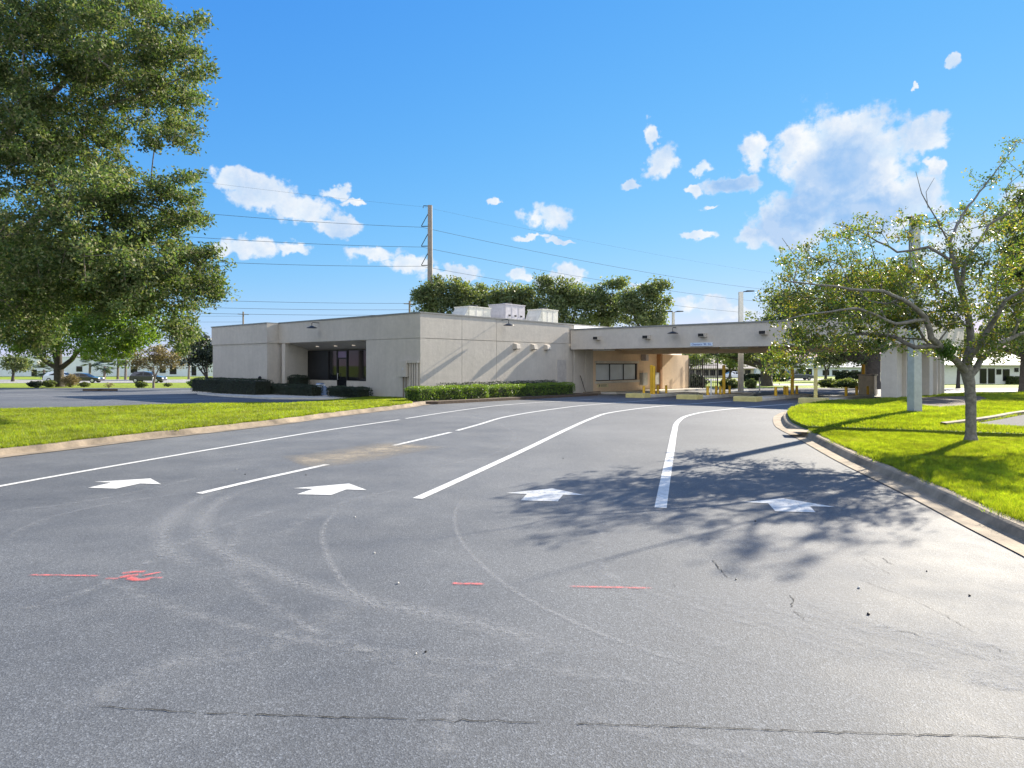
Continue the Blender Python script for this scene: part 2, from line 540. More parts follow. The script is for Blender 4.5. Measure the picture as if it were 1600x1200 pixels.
# left lawn
le = [(-420, 775), (-200, 745), (0, 717), (112, 703.5), (225, 689), (337, 676.5), (450, 663), (520, 653), (580, 645.5), (640, 638), (662, 634)]
lpath = smooth([gp(*p)[:2] for p in le], 5)
sweep(lpath, CURB, 1.0).build('curb', M_conc_tan, smooth=False, label='long weathered tan concrete kerb along the lawn at the left', cat='kerb', group='concrete kerbs')
lin = []
for i in range(len(lpath)):
    d = (Vector(lpath[min(i + 1, len(lpath) - 1)][:2]) - Vector(lpath[max(i - 1, 0)][:2])).normalized()
    lin.append((lpath[i][0] - d.y * 0.50, lpath[i][1] + d.x * 0.50))
lback = px([(632, 623), (600, 620.5), (574, 620), (546, 624), (500, 627), (450, 630.5), (380, 630.5), (281, 632.5), (169, 636), (84, 638), (0, 641), (-300, 650)], 0.12)
lpoly = lin + lback
sheet('lawn', lpoly, 0.12, M_lawn, skirt=0.3)
blades('lawn_grass', lpoly, 0.12, 330000, edge=lin, label='bright green lawn in the sun beside the parked lot at left', cat='grass')
# right lawn, front and back piece with a sunken concrete strip between
re_ = [(1206, 663.5), (1216, 672), (1240, 684.5), (1300, 719.5), (1400, 770), (1500, 824), (1600, 877), (1700, 940), (1800, 1010)]
rp = [gp(*p)[:2] for p in re_]
nose = [gp(*p)[:2] for p in [(1290, 632.5), (1262, 635.5), (1238, 639.5), (1218, 645), (1206, 652)]]
rpath = smooth(nose + rp + [(2.9, -2.0), (1.6, -8.0)], 6)
sweep(rpath, CURB, 1.0).build('curb', M_conc, smooth=False, label='curving pale concrete kerb and gutter round the lawn with the young tree', cat='kerb', group='concrete kerbs')
rin = []
for i in range(len(rpath)):
    d = (Vector(rpath[min(i + 1, len(rpath) - 1)][:2]) - Vector(rpath[max(i - 1, 0)][:2])).normalized()
    rin.append((rpath[i][0] - d.y * 0.50, rpath[i][1] + d.x * 0.50))
sA = gp(1262, 673.0, 0.13)[:2]
sB = gp(1600, 686, 0.13)[:2]
sdir = (Vector(sB) - Vector(sA)).normalized()
def side_of(p, off=0.0):
    n = Vector((-sdir.y, sdir.x))
    return (Vector(p) - Vector(sA)).dot(n) - off
sBf = tuple(Vector(sA) + sdir * 40)
near = [p for p in rin if side_of(p) < 0]
far_ = [p for p in rin if side_of(p, 0.30) > 0]
nB = Vector((-sdir.y, sdir.x)) * 0.30
npoly = near + [(60, -8), (60, 3), tuple(Vector(sBf) - nB * 0.2), tuple(Vector(sA) - nB * 0.2)]
backpts = [gp(1700, 613.5, 0.12)[:2], gp(1600, 615.5, 0.12)[:2], gp(1500, 617, 0.12)[:2], gp(1430, 621, 0.12)[:2], gp(1374, 626.5, 0.12)[:2], gp(1330, 630, 0.12)[:2]]
fpoly = far_ + [tuple(Vector(sA) + nB), tuple(Vector(sBf) + nB)] + [(60, 34)] + backpts
sheet('lawn', npoly, 0.13, M_lawn, skirt=0.3)
sheet('lawn', fpoly, 0.22, M_lawn, skirt=0.3)
sheet('swale_strip', [tuple(Vector(sA) - sdir * 0.42 - nB * 1.5), tuple(Vector(sA) - sdir * 0.5 + nB * 0.9), tuple(Vector(sBf) + nB * 1.1), tuple(Vector(sBf) - nB * 0.5)], 0.135, M_conc)
blades('lawn_grass', npoly, 0.13, 300000, (0.035, 0.085), 0.008, edge=near, label='sunlit green lawn around the trunk of the young tree', cat='grass')
lot = px([(1522, 662), (1560, 656), (1600, 648), (1700, 634), (1900, 640), (1800, 680), (1700, 672), (1600, 667.5), (1550, 664.5)], 0.22)
mulch = px([(1428, 633), (1470, 637), (1510, 634), (1545, 624), (1530, 619), (1470, 620), (1430, 622)], 0.22)
blades('lawn_grass', fpoly, 0.22, 200000, holes=(lot, mulch), label='green lawn strip in front of the ribbed concrete piers', cat='grass')
# asphalt lot at the right edge, its kerb, and the mulch bed by the piers
sheet('parking_lot', lot, 0.226, M_lot)
kp = smooth([gp(u, v, 0.22)[:2] for u, v in [(1480, 667), (1500, 664.5), (1525, 661), (1560, 655.5), (1600, 648), (1700, 634)]], 4)
sweep(kp, [(0.0, 0.21), (0.02, 0.315), (0.15, 0.33), (0.18, 0.20)], 1.0).build('curb', M_conc_tan, label='low concrete kerb edging the small lot behind the young tree', cat='kerb', group='concrete kerbs')
sheet('mulch_bed', mulch, 0.235, M_mulch)
# walkway by the front door, front bed, left lot stripes
sheet('walkway', [W(-0.2, 12.6)[:2], W(1.5, 12.6)[:2], W(1.5, 4.4)[:2], W(-0.2, 4.4)[:2], W(-1.6, 5.2)[:2], W(-3.6, 8.0)[:2], W(-3.4, 13.5)[:2], W(-2.6, 19.0)[:2], W(-1.6, 19.0)[:2], W(-1.2, 13.4)[:2]], 0.10, M_conc_lite, skirt=0.3)
sheet('planting_bed', [W(-2.9, 0.6)[:2], W(-3.2, -1.5)[:2], W(-1.6, -3.0)[:2], W(12.9, -2.2)[:2], W(12.9, 0)[:2], W(-0.2, 0.0)[:2], W(-0.2, 1.5)[:2]], 0.13, M_mulch, skirt=0.3)
bedp = smooth([gp(662, 634)[:2], gp(700, 629.5)[:2], gp(770, 624)[:2], gp(840, 620)[:2], gp(893, 617.5)[:2]], 5)
M_brick = paint('worn_brick_edging', (0.40, 0.20, 0.11), 0.9, var=0.35, scale=5, bump=0.5)
sweep(bedp, CURB, 1.0).build('curb', M_conc_tan, label='tan kerb in front of the clipped hedge by the side wall', cat='kerb', group='concrete kerbs')
for i, (u, v) in enumerate([(60, 616), (150, 617), (230, 618.5), (300, 620.5), (360, 622.5)]):
    p = Vector(gp(u, v)[:2])
    q = p + Vector((-AS, AC)) * -4.5 * 0 + Vector((-AC, -AS)) * 5.0
    ribbon('stall_line', [tuple(p), tuple((p + q) / 2), tuple(q)], 0.11, 0.006, M_line, kind='structure')
# far ground: roads and lawns seen past the building
sheet('road', px([(-600, 600), (420, 597.5), (420, 592.6), (-600, 593.6)]), -0.01, M_road)
sheet('road', px([(1170, 602.5), (1400, 601.5), (1400, 599), (1170, 599.5)]), -0.01, M_road)
sheet('cross_drive', px([(1170, 613), (1372, 616), (1372, 607.5), (1170, 606.5)], 0.0), 0.008, M_lot)
sheet('cross_drive', px([(1478, 616.5), (1900, 614), (1900, 609.5), (1478, 610)], 0.0), 0.012, M_conc_lite)
sheet('road', px([(1090, 594.5), (1300, 594.5), (1300, 591.5), (1090, 591.5)]), -0.012, M_road)

# ------------------------------------------------------------------ road markings
def lane(pts, w, **k):
    ribbon('lane_line', smooth([gp(*p)[:2] for p in pts], 6), w, 0.006, M_line, cat='road marking', group='white lane lines', **k)
lane([(-80, 777), (0, 760), (200, 724.5), (400, 690.5), (500, 674), (624, 656)], 0.12, label='long white lane line nearest the left lawn, before its gap')
lane([(634, 654.2), (700, 644), (767, 635), (828, 629.8), (925, 624)], 0.12, label='white lane line that continues toward the hedge beyond the first gap')
lane([(311, 771.5), (400, 750.6), (450, 739.5), (511, 726)], 0.13, label='short white lane line ending at the sandy stain')
lane([(615, 696.5), (660, 686), (704, 675.8)], 0.13, label='short white dash beyond the sandy stain')
lane([(714, 673), (750, 663), (788, 652), (846, 642), (925, 632.5), (1030, 624.8)], 0.13, label='white lane line curving from the dash toward the second island')
lane([(652, 779.5), (700, 758), (770, 726), (830, 698), (888, 670), (925, 653.8), (956, 644.5), (1030, 635), (1145, 627)], 0.145, label='white lane line starting between the second and third arrows and curving right')
lane([(1032, 794), (1040, 748), (1048, 706), (1053.6, 675), (1059, 659.5), (1077, 649), (1124, 641), (1240, 631)], 0.15, label='white lane line starting between the third and fourth arrows, hooking right')
ARW = [((120, 730), 11.43, [(315, 268), (1315, 205), (1505, 308), (1130, 297), (700, 388), (200, 372), (615, 280)]),
       ((450, 740), 11.43, [(90, 268), (1095, 183), (1405, 298), (1035, 290), (770, 388), (160, 375), (450, 278)]),
       ((780, 750), 11.43, [(120, 240), (950, 155), (1545, 280), (1140, 268), (1045, 388), (385, 370), (500, 255)]),
       ((1160, 765), 10.667, [(10, 215), (680, 150), (1545, 295), (1130, 285), (1220, 385), (550, 368), (430, 235)])]
for (o, s, pts), lab in zip(ARW, ['white painted arrow in the lane next to the left lawn', 'white painted arrow between the short dashed line and the third line',
                                 'white painted arrow in the lane at the edge of the tree shade', 'worn white arrow in the tree shade by the right kerb']):
    sheet('arrow_marking', px([(o[0] + x / s, o[1] + y / s) for x, y in pts]), 0.0055, M_line, kind=None, label=lab, cat='road marking', group='painted lane arrows')
# wear on the asphalt
D_dust = decal('tyre_dust', (0.32, 0.33, 0.34), 0.42, 0.76, 18, 0.9)
D_sand = decal('sand_stain', (0.30, 0.26, 0.20), 0.36, 0.60, 3.0, 0.9)
D_faint = decal('faint_scuff', (0.32, 0.33, 0.34), 0.46, 0.84, 7, 0.9)
D_crack = decal('crack_fill', (0.008, 0.008, 0.008), 0.34, 0.50, 6, 0.9, 40)
D_red = decal('red_spray_paint', (0.88, 0.15, 0.14), 0.40, 0.66, 16.0, 0.7)
MK = [0]
def mark(pts, w, mat, dz=0.007, name='tyre_mark', **k):
    MK[0] += 1
    dz = 0.0035 + 0.0001 * MK[0] if dz < 0.0095 else dz - 0.003
    ribbon(name, smooth([gp(*p)[:2] for p in pts], 6), w, dz, mat, **(k or {'kind': 'structure'}))
mark([(345, 765), (310, 780), (270, 805), (252, 835), (266, 865), (320, 885)], 0.30, D_dust)
mark([(420, 755), (360, 775), (325, 800), (315, 825), (335, 855), (400, 885), (480, 915), (575, 940), (700, 965), (820, 995), (960, 1030)], 0.28, D_dust)
mark([(530, 795), (505, 825), (510, 865), (540, 915), (600, 955)], 0.09, D_dust)
mark([(725, 775), (710, 805), (720, 845), (765, 895), (830, 940), (960, 1000), (1150, 1060)], 0.07, D_dust)
mark([(0, 800), (90, 790), (200, 772), (330, 742)], 0.16, D_faint)
mark([(0, 850), (60, 815), (160, 790), (280, 772)], 0.14, D_faint)
mark([(560, 940), (420, 1010), (260, 1040), (100, 1120)], 0.30, D_faint)
mark([(700, 640), (790, 668), (800, 690), (770, 710), (650, 735)], 0.20, D_faint)
mark([(620, 765), (560, 780), (500, 800), (430, 840)], 0.22, D_faint)
for k in range(9):
    a = 940 + 70 * k
    mark([(a, 900 + 12 * k), (a + 180, 960 + 10 * k), (a + 420, 1030 + 10 * k), (a + 700, 1090 + 12 * k)], 0.10 + 0.03 * (k % 3), D_faint)
for a in ([(150, 905), (300, 960), (520, 1010), (800, 1040), (1100, 1080)], [(860, 1010), (760, 1060), (700, 1130), (690, 1190)], [(1010, 760), (960, 800), (935, 850), (960, 910), (1060, 980), (1250, 1060)], [(380, 820), (360, 870), (400, 930), (520, 1000), (760, 1080)], [(0, 960), (120, 930), (230, 880), (330, 830), (460, 790)], [(1250, 940), (1400, 985), (1600, 1040)], [(900, 1120), (1100, 1165), (1300, 1190)]):
    mark(a, 0.17, D_faint)
mark([(455, 722), (520, 716), (580, 706), (650, 694)], 1.9, D_sand, 0.0085)
M_crack = paint('open_crack', (0.012, 0.012, 0.012), 0.95)
def crack(pts, w, gap=0.12):
    r = random.Random(len(pts) * 7 + int(pts[0][0]))
    P = [Vector(p[:2]) for p in smooth([gp(*p)[:2] for p in pts], 4)]
    Q = []
    for a, b in zip(P[:-1], P[1:]):
        m_ = max(1, int((b - a).length / 0.035))
        d = (b - a).normalized()
        for k in range(m_):
            Q.append(a + (b - a) * k / m_ + Vector((-d.y, d.x)) * r.gauss(0, 0.006))
    m_ = MB()
    ww = [w * r.uniform(0.25, 1.0) for _ in Q]
    off = 0
    for i in range(len(Q) - 1):
        if off > 0: off -= 1
        elif r.random() < gap * 0.25: off = r.randint(1, 5)
        if off: continue
        d = (Q[i + 1] - Q[i]).normalized()
        nn_ = Vector((-d.y, d.x))
        a, b = ww[i] / 2, ww[i + 1] / 2
        m_.add([tuple(Q[i] - nn_ * a) + (0.004,), tuple(Q[i + 1] - nn_ * b) + (0.004,), tuple(Q[i + 1] + nn_ * b) + (0.004,), tuple(Q[i] + nn_ * a) + (0.004,)], [(0, 1, 2, 3)])
    m_.build('pavement_crack', M_crack, kind='structure')
for c_, w_ in (([(150, 1104), (280, 1112), (400, 1117), (600, 1123), (800, 1128), (1025, 1135), (1200, 1141), (1370, 1147), (1620, 1152)], 0.009), ([(1115, 876), (1122, 886), (1128, 893), (1139, 905)], 0.010), ([(1235, 930), (1240, 945), (1236, 950), (1250, 962), (1257, 972)], 0.010),
               ([(1380, 872), (1388, 879), (1400, 884)], 0.008), ([(1380, 978), (1400, 985), (1430, 990), (1437, 996)], 0.007), ([(1055, 905), (1054, 922), (1056, 936)], 0.006), ([(1340, 905), (1420, 935), (1500, 975), (1580, 1030)], 0.004), ([(1290, 845), (1330, 862), (1395, 900)], 0.004)):
    crack(c_, w_, 0.5 if len(c_) < 9 else 0.10)
rk = dict(cat='spray mark', group='red utility spray marks')
mark([(46, 899), (80, 899.5), (120, 900), (156, 900.5)], 0.05, D_red, 0.0095, 'spray_mark', label='long thin red spray stroke left of the red blotch', **rk)
BL = [[(190, 897.5), (205, 895), (228, 894)], [(186, 904), (200, 901), (218, 899)], [(196, 900), (206, 904), (216, 908)], [(198, 905), (214, 907), (236, 906)], [(164, 905.5), (174, 905), (186, 905.5)], [(220, 901), (236, 898), (252, 895)], [(226, 905), (240, 904), (254, 904)]]
base_ = None
for i_, b_ in enumerate(BL):
    o_ = ribbon('spray_mark', smooth([gp(*q)[:2] for q in b_], 5), 0.075 if i_ < 4 else 0.05, 0.0068 + 0.0003 * i_, D_red)
    if base_ is None: base_ = setp(o_, label='red sprayed blotch below the first white arrow', **rk)
    else:
        o_.name = 'spray_stroke'
        o_.parent = base_
mark([(706, 912), (722, 913), (738, 913), (758, 913.5)], 0.06, D_red, 0.0095, 'spray_mark', label='small red spray spot below the lane line start', **rk)
mark([(887, 917), (930, 918), (980, 919), (1020, 920)], 0.05, D_red, 0.0095, 'spray_mark', label='faded red spray stroke below the tree shade', **rk)
# pebbles and leaves lying on the drive
rr = random.Random(5)
for i, (u, v) in enumerate([(555, 808), (622, 911), (585, 864), (1448, 892), (1342, 918), (1357, 959), (1515, 930), (1180, 814), (1150, 905), (370, 733), (383, 741), (478, 742), (880, 716), (650, 1021), (665, 1018)]):
    p = gp(u, v, 0.006)
    r = rr.uniform(0.007, 0.013)
    prof = [(r * 0.4, -0.010), (r, 0.0), (r * 0.8, r * 0.5), (r * 0.25, r * 0.75)]
    MB().lathe(prof, p, 6).build('pebble', M_dark if rr.random() < 0.6 else M_conc_lite, label='small stone lying on the dark asphalt drive', cat='pebble', group='stones on the drive')

# ------------------------------------------------------------------ the bank building
HW, ZJ = 4.37, 3.114
bank = empty('bank_building', W(0, 0, 0), ROT, label='single storey beige stucco bank building with recessed dark glass entrance', cat='building')
w = MB()      # sunlit side wall, split by reveal joints
for (a, b) in ((0.30, 2.958), (2.982, 5.738), (5.762, 12.86)):
    w.box(a, b, 0, 0.06, -0.7, ZJ - 0.016).box(a, b, 0, 0.06, ZJ + 0.016, HW)
w.box(0.30, 12.86, 0.062, 0.3, -0.7, HW)
w.box(12.86, 13.42, 0.07, 0.3, -0.7, HW)
w.box(13.42, 25.2, 0.09, 0.3, 2.76, 3.6)
w.build('wall', M_stucco, bank, label='long sunlit side wall with reveal joints')
w = MB()      # shaded front wall with the recess
w.box(0, 0.30, 0, 4.40, -0.7, ZJ - 0.016).box(0, 0.30, 0, 13.40, ZJ + 0.016, HW).box(0.012, 0.30, 0, 4.40, ZJ - 0.009, ZJ + 0.009)
w.box(0, 1.9, 12.65, 13.02, -0.7, ZJ - 0.016)
w.box(0.30, 1.9, 4.10, 4.40, -0.7, ZJ - 0.016)
w.build('wall', M_stucco, bank, label='shaded front wall around the entrance recess')
w = MB()
w.box(-0.80, 4.0, 13.402, 20.85, ZJ + 0.02, HW - 0.02).box(-0.74, 4.0, 13.46, 20.79, -0.7, ZJ + 0.02)
w.box(1.4, 1.7, 13.02, 13.46, -0.7, ZJ - 0.01)
w.build('wall', M_stucco, bank, label='projecting front wing with deep fascia')
w = MB()
w.box(1.9, 29.9, 0.3, 20.5, -0.7, 0.0 + 4.05)
w.build('roof', M_white_mem, bank)
MB().box(13.42, 29.9, -0.02, 0.28, 3.62, HW).build('parapet_flashing', M_white_mem, bank, label='white coated parapet behind the canopy')
w = MB()
w.box(-0.035, 0.34, -0.035, 13.38, HW, HW + 0.07).box(0.34, 29.9, -0.035, 0.34, HW, HW + 0.07)
w.box(-0.84, 0.2, 13.402, 20.89, HW - 0.02, HW + 0.05)
w.build('coping', M_coping, bank)
# entrance: sloping soffit, lights, sill walls, glazing, door
w = MB()
w.hexa([(0.30, 4.40, 3.10), (1.9, 4.40, 2.66), (1.9, 12.65, 2.66), (0.30, 12.65, 3.10), (0.30, 4.40, 3.16), (1.9, 4.40, 3.16), (1.9, 12.65, 3.16), (0.30, 12.65, 3.16)])
w.build('soffit', M_stucco, bank)
M_lampglow = NT('downlight_lens')
em = M_lampglow.n('ShaderNodeEmission')
em.inputs['Color'].default_value = (1, 0.9, 0.75, 1)
em.inputs['Strength'].default_value = 0.14
M_lampglow = M_lampglow.done(em)
for tt in (6.9, 8.7, 10.6):
    MB().lathe([(0.10, -0.05), (0.10, 0.0), (0.085, 0.01)], (1.0, tt, 2.915), 14).build('downlight', M_lampglow, bank)
SG = 1.6
td0, td1 = 8.45, 9.35
w = MB()
w.box(SG - 0.02, SG + 0.2, 4.40, td0 - 0.05, -0.5, 0.80).box(SG - 0.02, SG + 0.2, td1 + 0.05, 12.65, -0.5, 0.80)
w.build('sill_wall', M_stucco, bank)
win = MB().box(SG + 0.05, SG + 0.07, 4.42, 8.35, 0.80, 2.66).build('window', M_glass, bank)
fr = MB()
for tt in (4.42, 6.35, 8.38): fr.box(SG, SG + 0.09, tt - 0.03, tt + 0.03, 0.84, 2.62)
fr.box(SG, SG + 0.09, 4.40, 8.42, 0.80, 0.84).box(SG, SG + 0.09, 4.40, 8.42, 2.62, 2.66)
fr.build('frame', M_dark, win)
win = MB().box(SG + 0.05, SG + 0.07, 9.44, 12.6, 0.80, 2.66).build('window', M_glass, bank)
fr = MB()
for tt in (9.45, 10.35, 12.6): fr.box(SG, SG + 0.09, tt - 0.03, tt + 0.03, 0.84, 2.62)
fr.box(SG, SG + 0.09, 9.42, 12.63, 0.80, 0.84).box(SG, SG + 0.09, 9.42, 12.63, 2.62, 2.66)
fr.build('frame', M_dark, win)
MB().box(SG + 0.018, SG + 0.045, 10.38, 12.57, 0.845, 2.615).build('blind_panel', M_black, bank)
dr = MB().box(SG + 0.04, SG + 0.06, td0, td1, 0.1, 2.12).build('door', M_glass, bank)
fr = MB()
fr.box(SG - 0.01, SG + 0.08, td0 - 0.06, td0, -0.3, 2.62).box(SG - 0.01, SG + 0.08, td1, td1 + 0.06, -0.3, 2.62)
fr.box(SG - 0.01, SG + 0.08, td0, td1, 2.12, 2.20).box(SG - 0.01, SG + 0.08, td0, td1, 2.58, 2.66).box(SG - 0.01, SG + 0.08, td0, td1, -0.3, 0.28)
fr.build('frame', M_dark, dr)
MB().tube([(SG - 0.07, td1 - 0.1, 0.85), (SG - 0.07, td1 - 0.1, 1.25)], 0.02).box(SG - 0.07, SG + 0.02, td1 - 0.11, td1 - 0.09, 0.87, 0.89).box(SG - 0.07, SG + 0.02, td1 - 0.11, td1 - 0.09, 1.21, 1.23).build('handle', M_rim, dr)
M_transom = paint('violet_transom_film', (0.20, 0.13, 0.26), 0.3)
MB().box(SG + 0.03, SG + 0.05, td0, td1, 2.20, 2.58).build('transom', M_transom, bank)
# side door flush in the wall
sd = MB().box(11.55, 12.55, -0.012, 0.02, -0.25, 2.08).build('door', paint('door_beige', (0.40, 0.375, 0.35), 0.6), bank, label='plain flush beige door in the side wall')
MB().box(11.49, 11.545, -0.02, 0.02, -0.25, 2.14).box(12.555, 12.61, -0.02, 0.02, -0.25, 2.14).box(11.545, 12.555, -0.02, 0.02, 2.085, 2.14).build('frame', M_stucco, sd)
MB().lathe([(0.03, 0), (0.035, 0.03), (0.02, 0.05)], (12.45, -0.05, 0.85), 8).build('handle', M_rim, sd)
# gooseneck dish lamps, wall vents
def dish_lamp(parent, along, pos, zt, zd, axis, out=0.5):
    """axis 's': on the front (faces -s); 't': on the side wall (faces -t)"""
    def P(o, z): return (pos[0] - o, pos[1], z) if axis == 's' else (pos[0], pos[1] - o, z)
    m = MB().tube([P(0.02, zt - 0.02), P(out - 0.08, zt), P(out, zt - 0.05), P(out, zd + 0.06)], 0.02, 8)
    c = P(out, zd)
    lamp = m.build('wall_lamp', M_dark, parent)
    MB().lathe([(0.05, 0.10), (0.12, 0.075), (0.30, 0.0), (0.31, -0.025), (0.26, -0.02), (0.08, 0.02)][::-1], c, 20).build('shade', M_dark, lamp)
    return lamp
dish_lamp(bank, 's', (0, t_on(499, 0), 0), HW - 0.12, 3.93, 's')
dish_lamp(bank, 't', (s_on(783.5, 0), 0, 0), HW - 0.02, 4.02, 't', 0.55)
for u in (804.7, 831.9, 852.5):
    s = s_on(u, 0)
    v_ = MB().hexa([(s - 0.17, -0.32, 2.70), (s + 0.17, -0.32, 2.70), (s + 0.17, 0.0, 2.68), (s - 0.17, 0.0, 2.68), (s - 0.16, -0.24, 2.98), (s + 0.16, -0.24, 2.98), (s + 0.16, 0.0, 3.02), (s - 0.16, 0.0, 3.02)])
    vent = v_.build('wall_vent', M_stucco, bank, bevel=0.012)
    MB().box(s - 0.13, s + 0.13, -0.28, -0.03, 2.672, 2.69).build('grille', M_dark, vent)
# electric meter gear on the front near the corner
g = MB().box(-0.20, -0.005, 0.85, 1.45, 1.15, 1.98).build('meter_cabinet', M_stucco, bank, bevel=0.01)
MB().lathe([(0.09, 0), (0.09, 0.05), (0.05, 0.08)], (0, 0, 0), 14)
MB().box(-0.16, -0.004, 0.05, 0.85, 1.86, 2.00).build('cable_trough', M_stucco, g)
MB().box(-0.215, -0.20, 1.05, 1.15, 1.50, 1.62).build('latch', M_rim, g)
for tt in (0.15, 0.32, 0.50, 0.68):
    MB().tube([(-0.08, tt, 1.86), (-0.08, tt, -0.1)], 0.042, 8).build('conduit', M_stucco, g)
for tt in (1.0, 1.2):
    MB().tube([(-0.08, tt, 1.15), (-0.08, tt, -0.1)], 0.03, 8).build('conduit', M_wood, g)
# teller wing under the canopy
w = MB()
MB().box(13.42, 15.7, 0.0, 0.3, -0.8, 2.76).build('wall', M_stucco, bank)
for a, b, z0, z1 in ((15.7, 16.05, -0.8, 2.76), (16.05, 21.77, -0.8, 0.62), (16.05, 21.77, 1.86, 2.76), (21.77, 25.2, -0.8, 2.76)):
    w.box(a, b, 0.0, 0.3, z0, z1)
w.build('wall', M_stucco_tan, bank, label='tan teller wall in the shade of the canopy')
MB().box(25.2, 30.0, -0.25, 0.3, -0.8, 2.55).build('wall', M_stucco_tan, bank, label='sunlit tan end wall past the canopy')
MB().box(24.85, 25.18, -0.32, 0.0, -0.8, 2.75).build('pilaster', paint('brown_pilaster', (0.36, 0.19, 0.08), 0.7), bank)
MB().box(13.35, 14.3, -0.10, 0.0, -0.8, 2.74).build('pilaster', M_stucco, bank)
MB().box(14.75, 15.55, -0.06, 0.0, -0.8, 2.74).build('pilaster', M_stucco, bank)
tw = MB().box(16.1, 21.72, 0.10, 0.14, 0.66, 1.82).build('window', M_glass_blue, bank, label='teller window with drawn pale blinds')
fr = MB()
for s in (17.95, 19.85): fr.box(s - 0.035, s + 0.035, 0.05, 0.16, 0.68, 1.82)
fr.box(16.06, 16.12, 0.05, 0.16, 0.64, 1.84).box(21.6, 21.76, 0.05, 0.16, 0.64, 1.84).box(16.12, 21.6, 0.05, 0.16, 1.78, 1.85).box(16.12, 21.6, 0.05, 0.16, 0.63, 0.68)
fr.build('frame', M_dark, tw)
MB().box(15.95, 21.85, -0.10, 0.0, 1.87, 2.02).box(15.95, 21.85, -0.16, 0.0, 0.46, 0.61).build('sill', paint('pale_trim', (0.60, 0.56, 0.48), 0.7), tw)
MB().box(22.3, 22.7, -0.45, -0.02, 2.05, 2.55).build('wall_speaker', M_unit_grey, bank, bevel=0.02)
for a in (22.1, 24.0):
    k = MB().box(a, a + 0.75, -0.28, -0.01, 0.2, 1.15).build('equipment_box', M_unit, bank, bevel=0.015)
    MB().box(a + 0.06, a + 0.69, -0.295, -0.282, 0.26, 1.09).build('door_panel', M_unit, k)

# rooftop units
def roof_unit(s, t, L, D, z1, mat, slope, lab, zb=4.05, curb=0.0):
    e = empty('rooftop_unit', W(s, t, 0), ROT + math.pi, label=lab, cat='air conditioner', group='rooftop units')
    x0, x1 = -L / 2, L / 2
    if slope:   # sloping intake hood on one end
        MB().prism([(x1 - 0.02, -D / 2 + 0.05, zb + 0.1), (x1 + 0.62, -D / 2 + 0.05, zb + 0.1), (x1 + 0.5, -D / 2 + 0.05, zb + 0.55), (x1 - 0.02, -D / 2 + 0.05, z1 - 0.03)], (0, D - 0.1, 0)).build('intake_hood', mat, e)
    b = MB().box(x0, x1, -D / 2, D / 2, zb + curb, z1 - 0.06).build('casing', mat, e, bevel=0.02)
    MB().box(x0 - 0.03, x1 + 0.03, -D / 2 - 0.03, D / 2 + 0.03, z1 - 0.06, z1).build('lid', mat, e)
    for i in (-0.17, 0.17): MB().box(L * i - 0.012, L * i + 0.012, D / 2, D / 2 + 0.012, zb + curb + 0.05, z1 - 0.1).build('panel_groove', M_unit_grey, b)
    for i in range(3):
        x = x0 + L * (0.2 + 0.3 * i)
        MB().box(x - 0.1, x + 0.1, D / 2, D / 2 + 0.02, zb + curb + 0.16, zb + curb + 0.26).build('access_panel', M_dark, b)
    MB().lathe([(0.34, 0), (0.36, 0.1), (0.30, 0.14)], (0, 0, z1), 16).build('fan_guard', M_black, e)
    if curb: MB().hexa([(x0 + 0.5, -D / 2, zb), (x1 - 0.1, -D / 2, zb), (x1 - 0.1, D / 2, zb), (x0 + 0.5, D / 2, zb), (x0, -D / 2, zb + curb), (x1, -D / 2, zb + curb), (x1, D / 2, zb + curb), (x0, D / 2, zb + curb)]).build('curb_base', M_unit, e)
    return e
roof_unit(8.4, 4.4, 2.0, 1.3, 5.45, M_unit, True, 'cream rooftop unit with a sloping side, nearest the building corner')
roof_unit(11.3, 4.0, 2.0, 1.5, 5.78, M_unit_grey, False, 'taller grey rooftop unit raised on a curb between the two cream ones', curb=0.75)
roof_unit(14.5, 3.4, 1.8, 1.3, 5.62, M_unit, True, 'cream rooftop unit with dark ports, nearest the canopy')

# ------------------------------------------------------------------ drive-through canopy
cp = empty('drive_through_canopy', W(13.0, 0, 0), ROT, label='flat drive-through canopy with deep beige fascia on ribbed piers', cat='canopy')
def cpo(name, mb, mat, parent=cp, **k):
    mb.v = [(x - 13.0, y, z) for x, y, z in mb.v]
    return mb.build(name, mat, parent, **k)
ZC0, ZC1, TE, SE = 2.757, 4.01, -19.8, 27.8
cpo('fascia', MB().box(13.0, 13.3, TE, -0.04, ZC0, ZC1).box(13.3, SE - 0.3, TE, TE + 0.3, ZC0, ZC1).box(SE - 0.3, SE, TE, -0.04, ZC0, ZC1), M_fascia)
cpo('soffit', MB().box(13.3, SE - 0.3, TE + 0.3, -0.04, 2.80, 3.0), M_soffit)
cpo('roof', MB().box(13.3, SE - 0.3, TE + 0.3, -0.04, 3.3, 3.6), M_white_mem)
cpo('coping', MB().box(12.96, 13.34, TE - 0.04, -0.04, ZC1, ZC1 + 0.09).box(13.34, SE, TE - 0.04, TE + 0.34, ZC1, ZC1 + 0.09).box(SE - 0.3, SE + 0.04, TE + 0.34, -0.04, ZC1, ZC1 + 0.09), M_coping)
cpo('soffit_beam', MB().box(19.5, 20.2, TE + 0.3, -0.04, 2.52, 2.80), M_soffit)
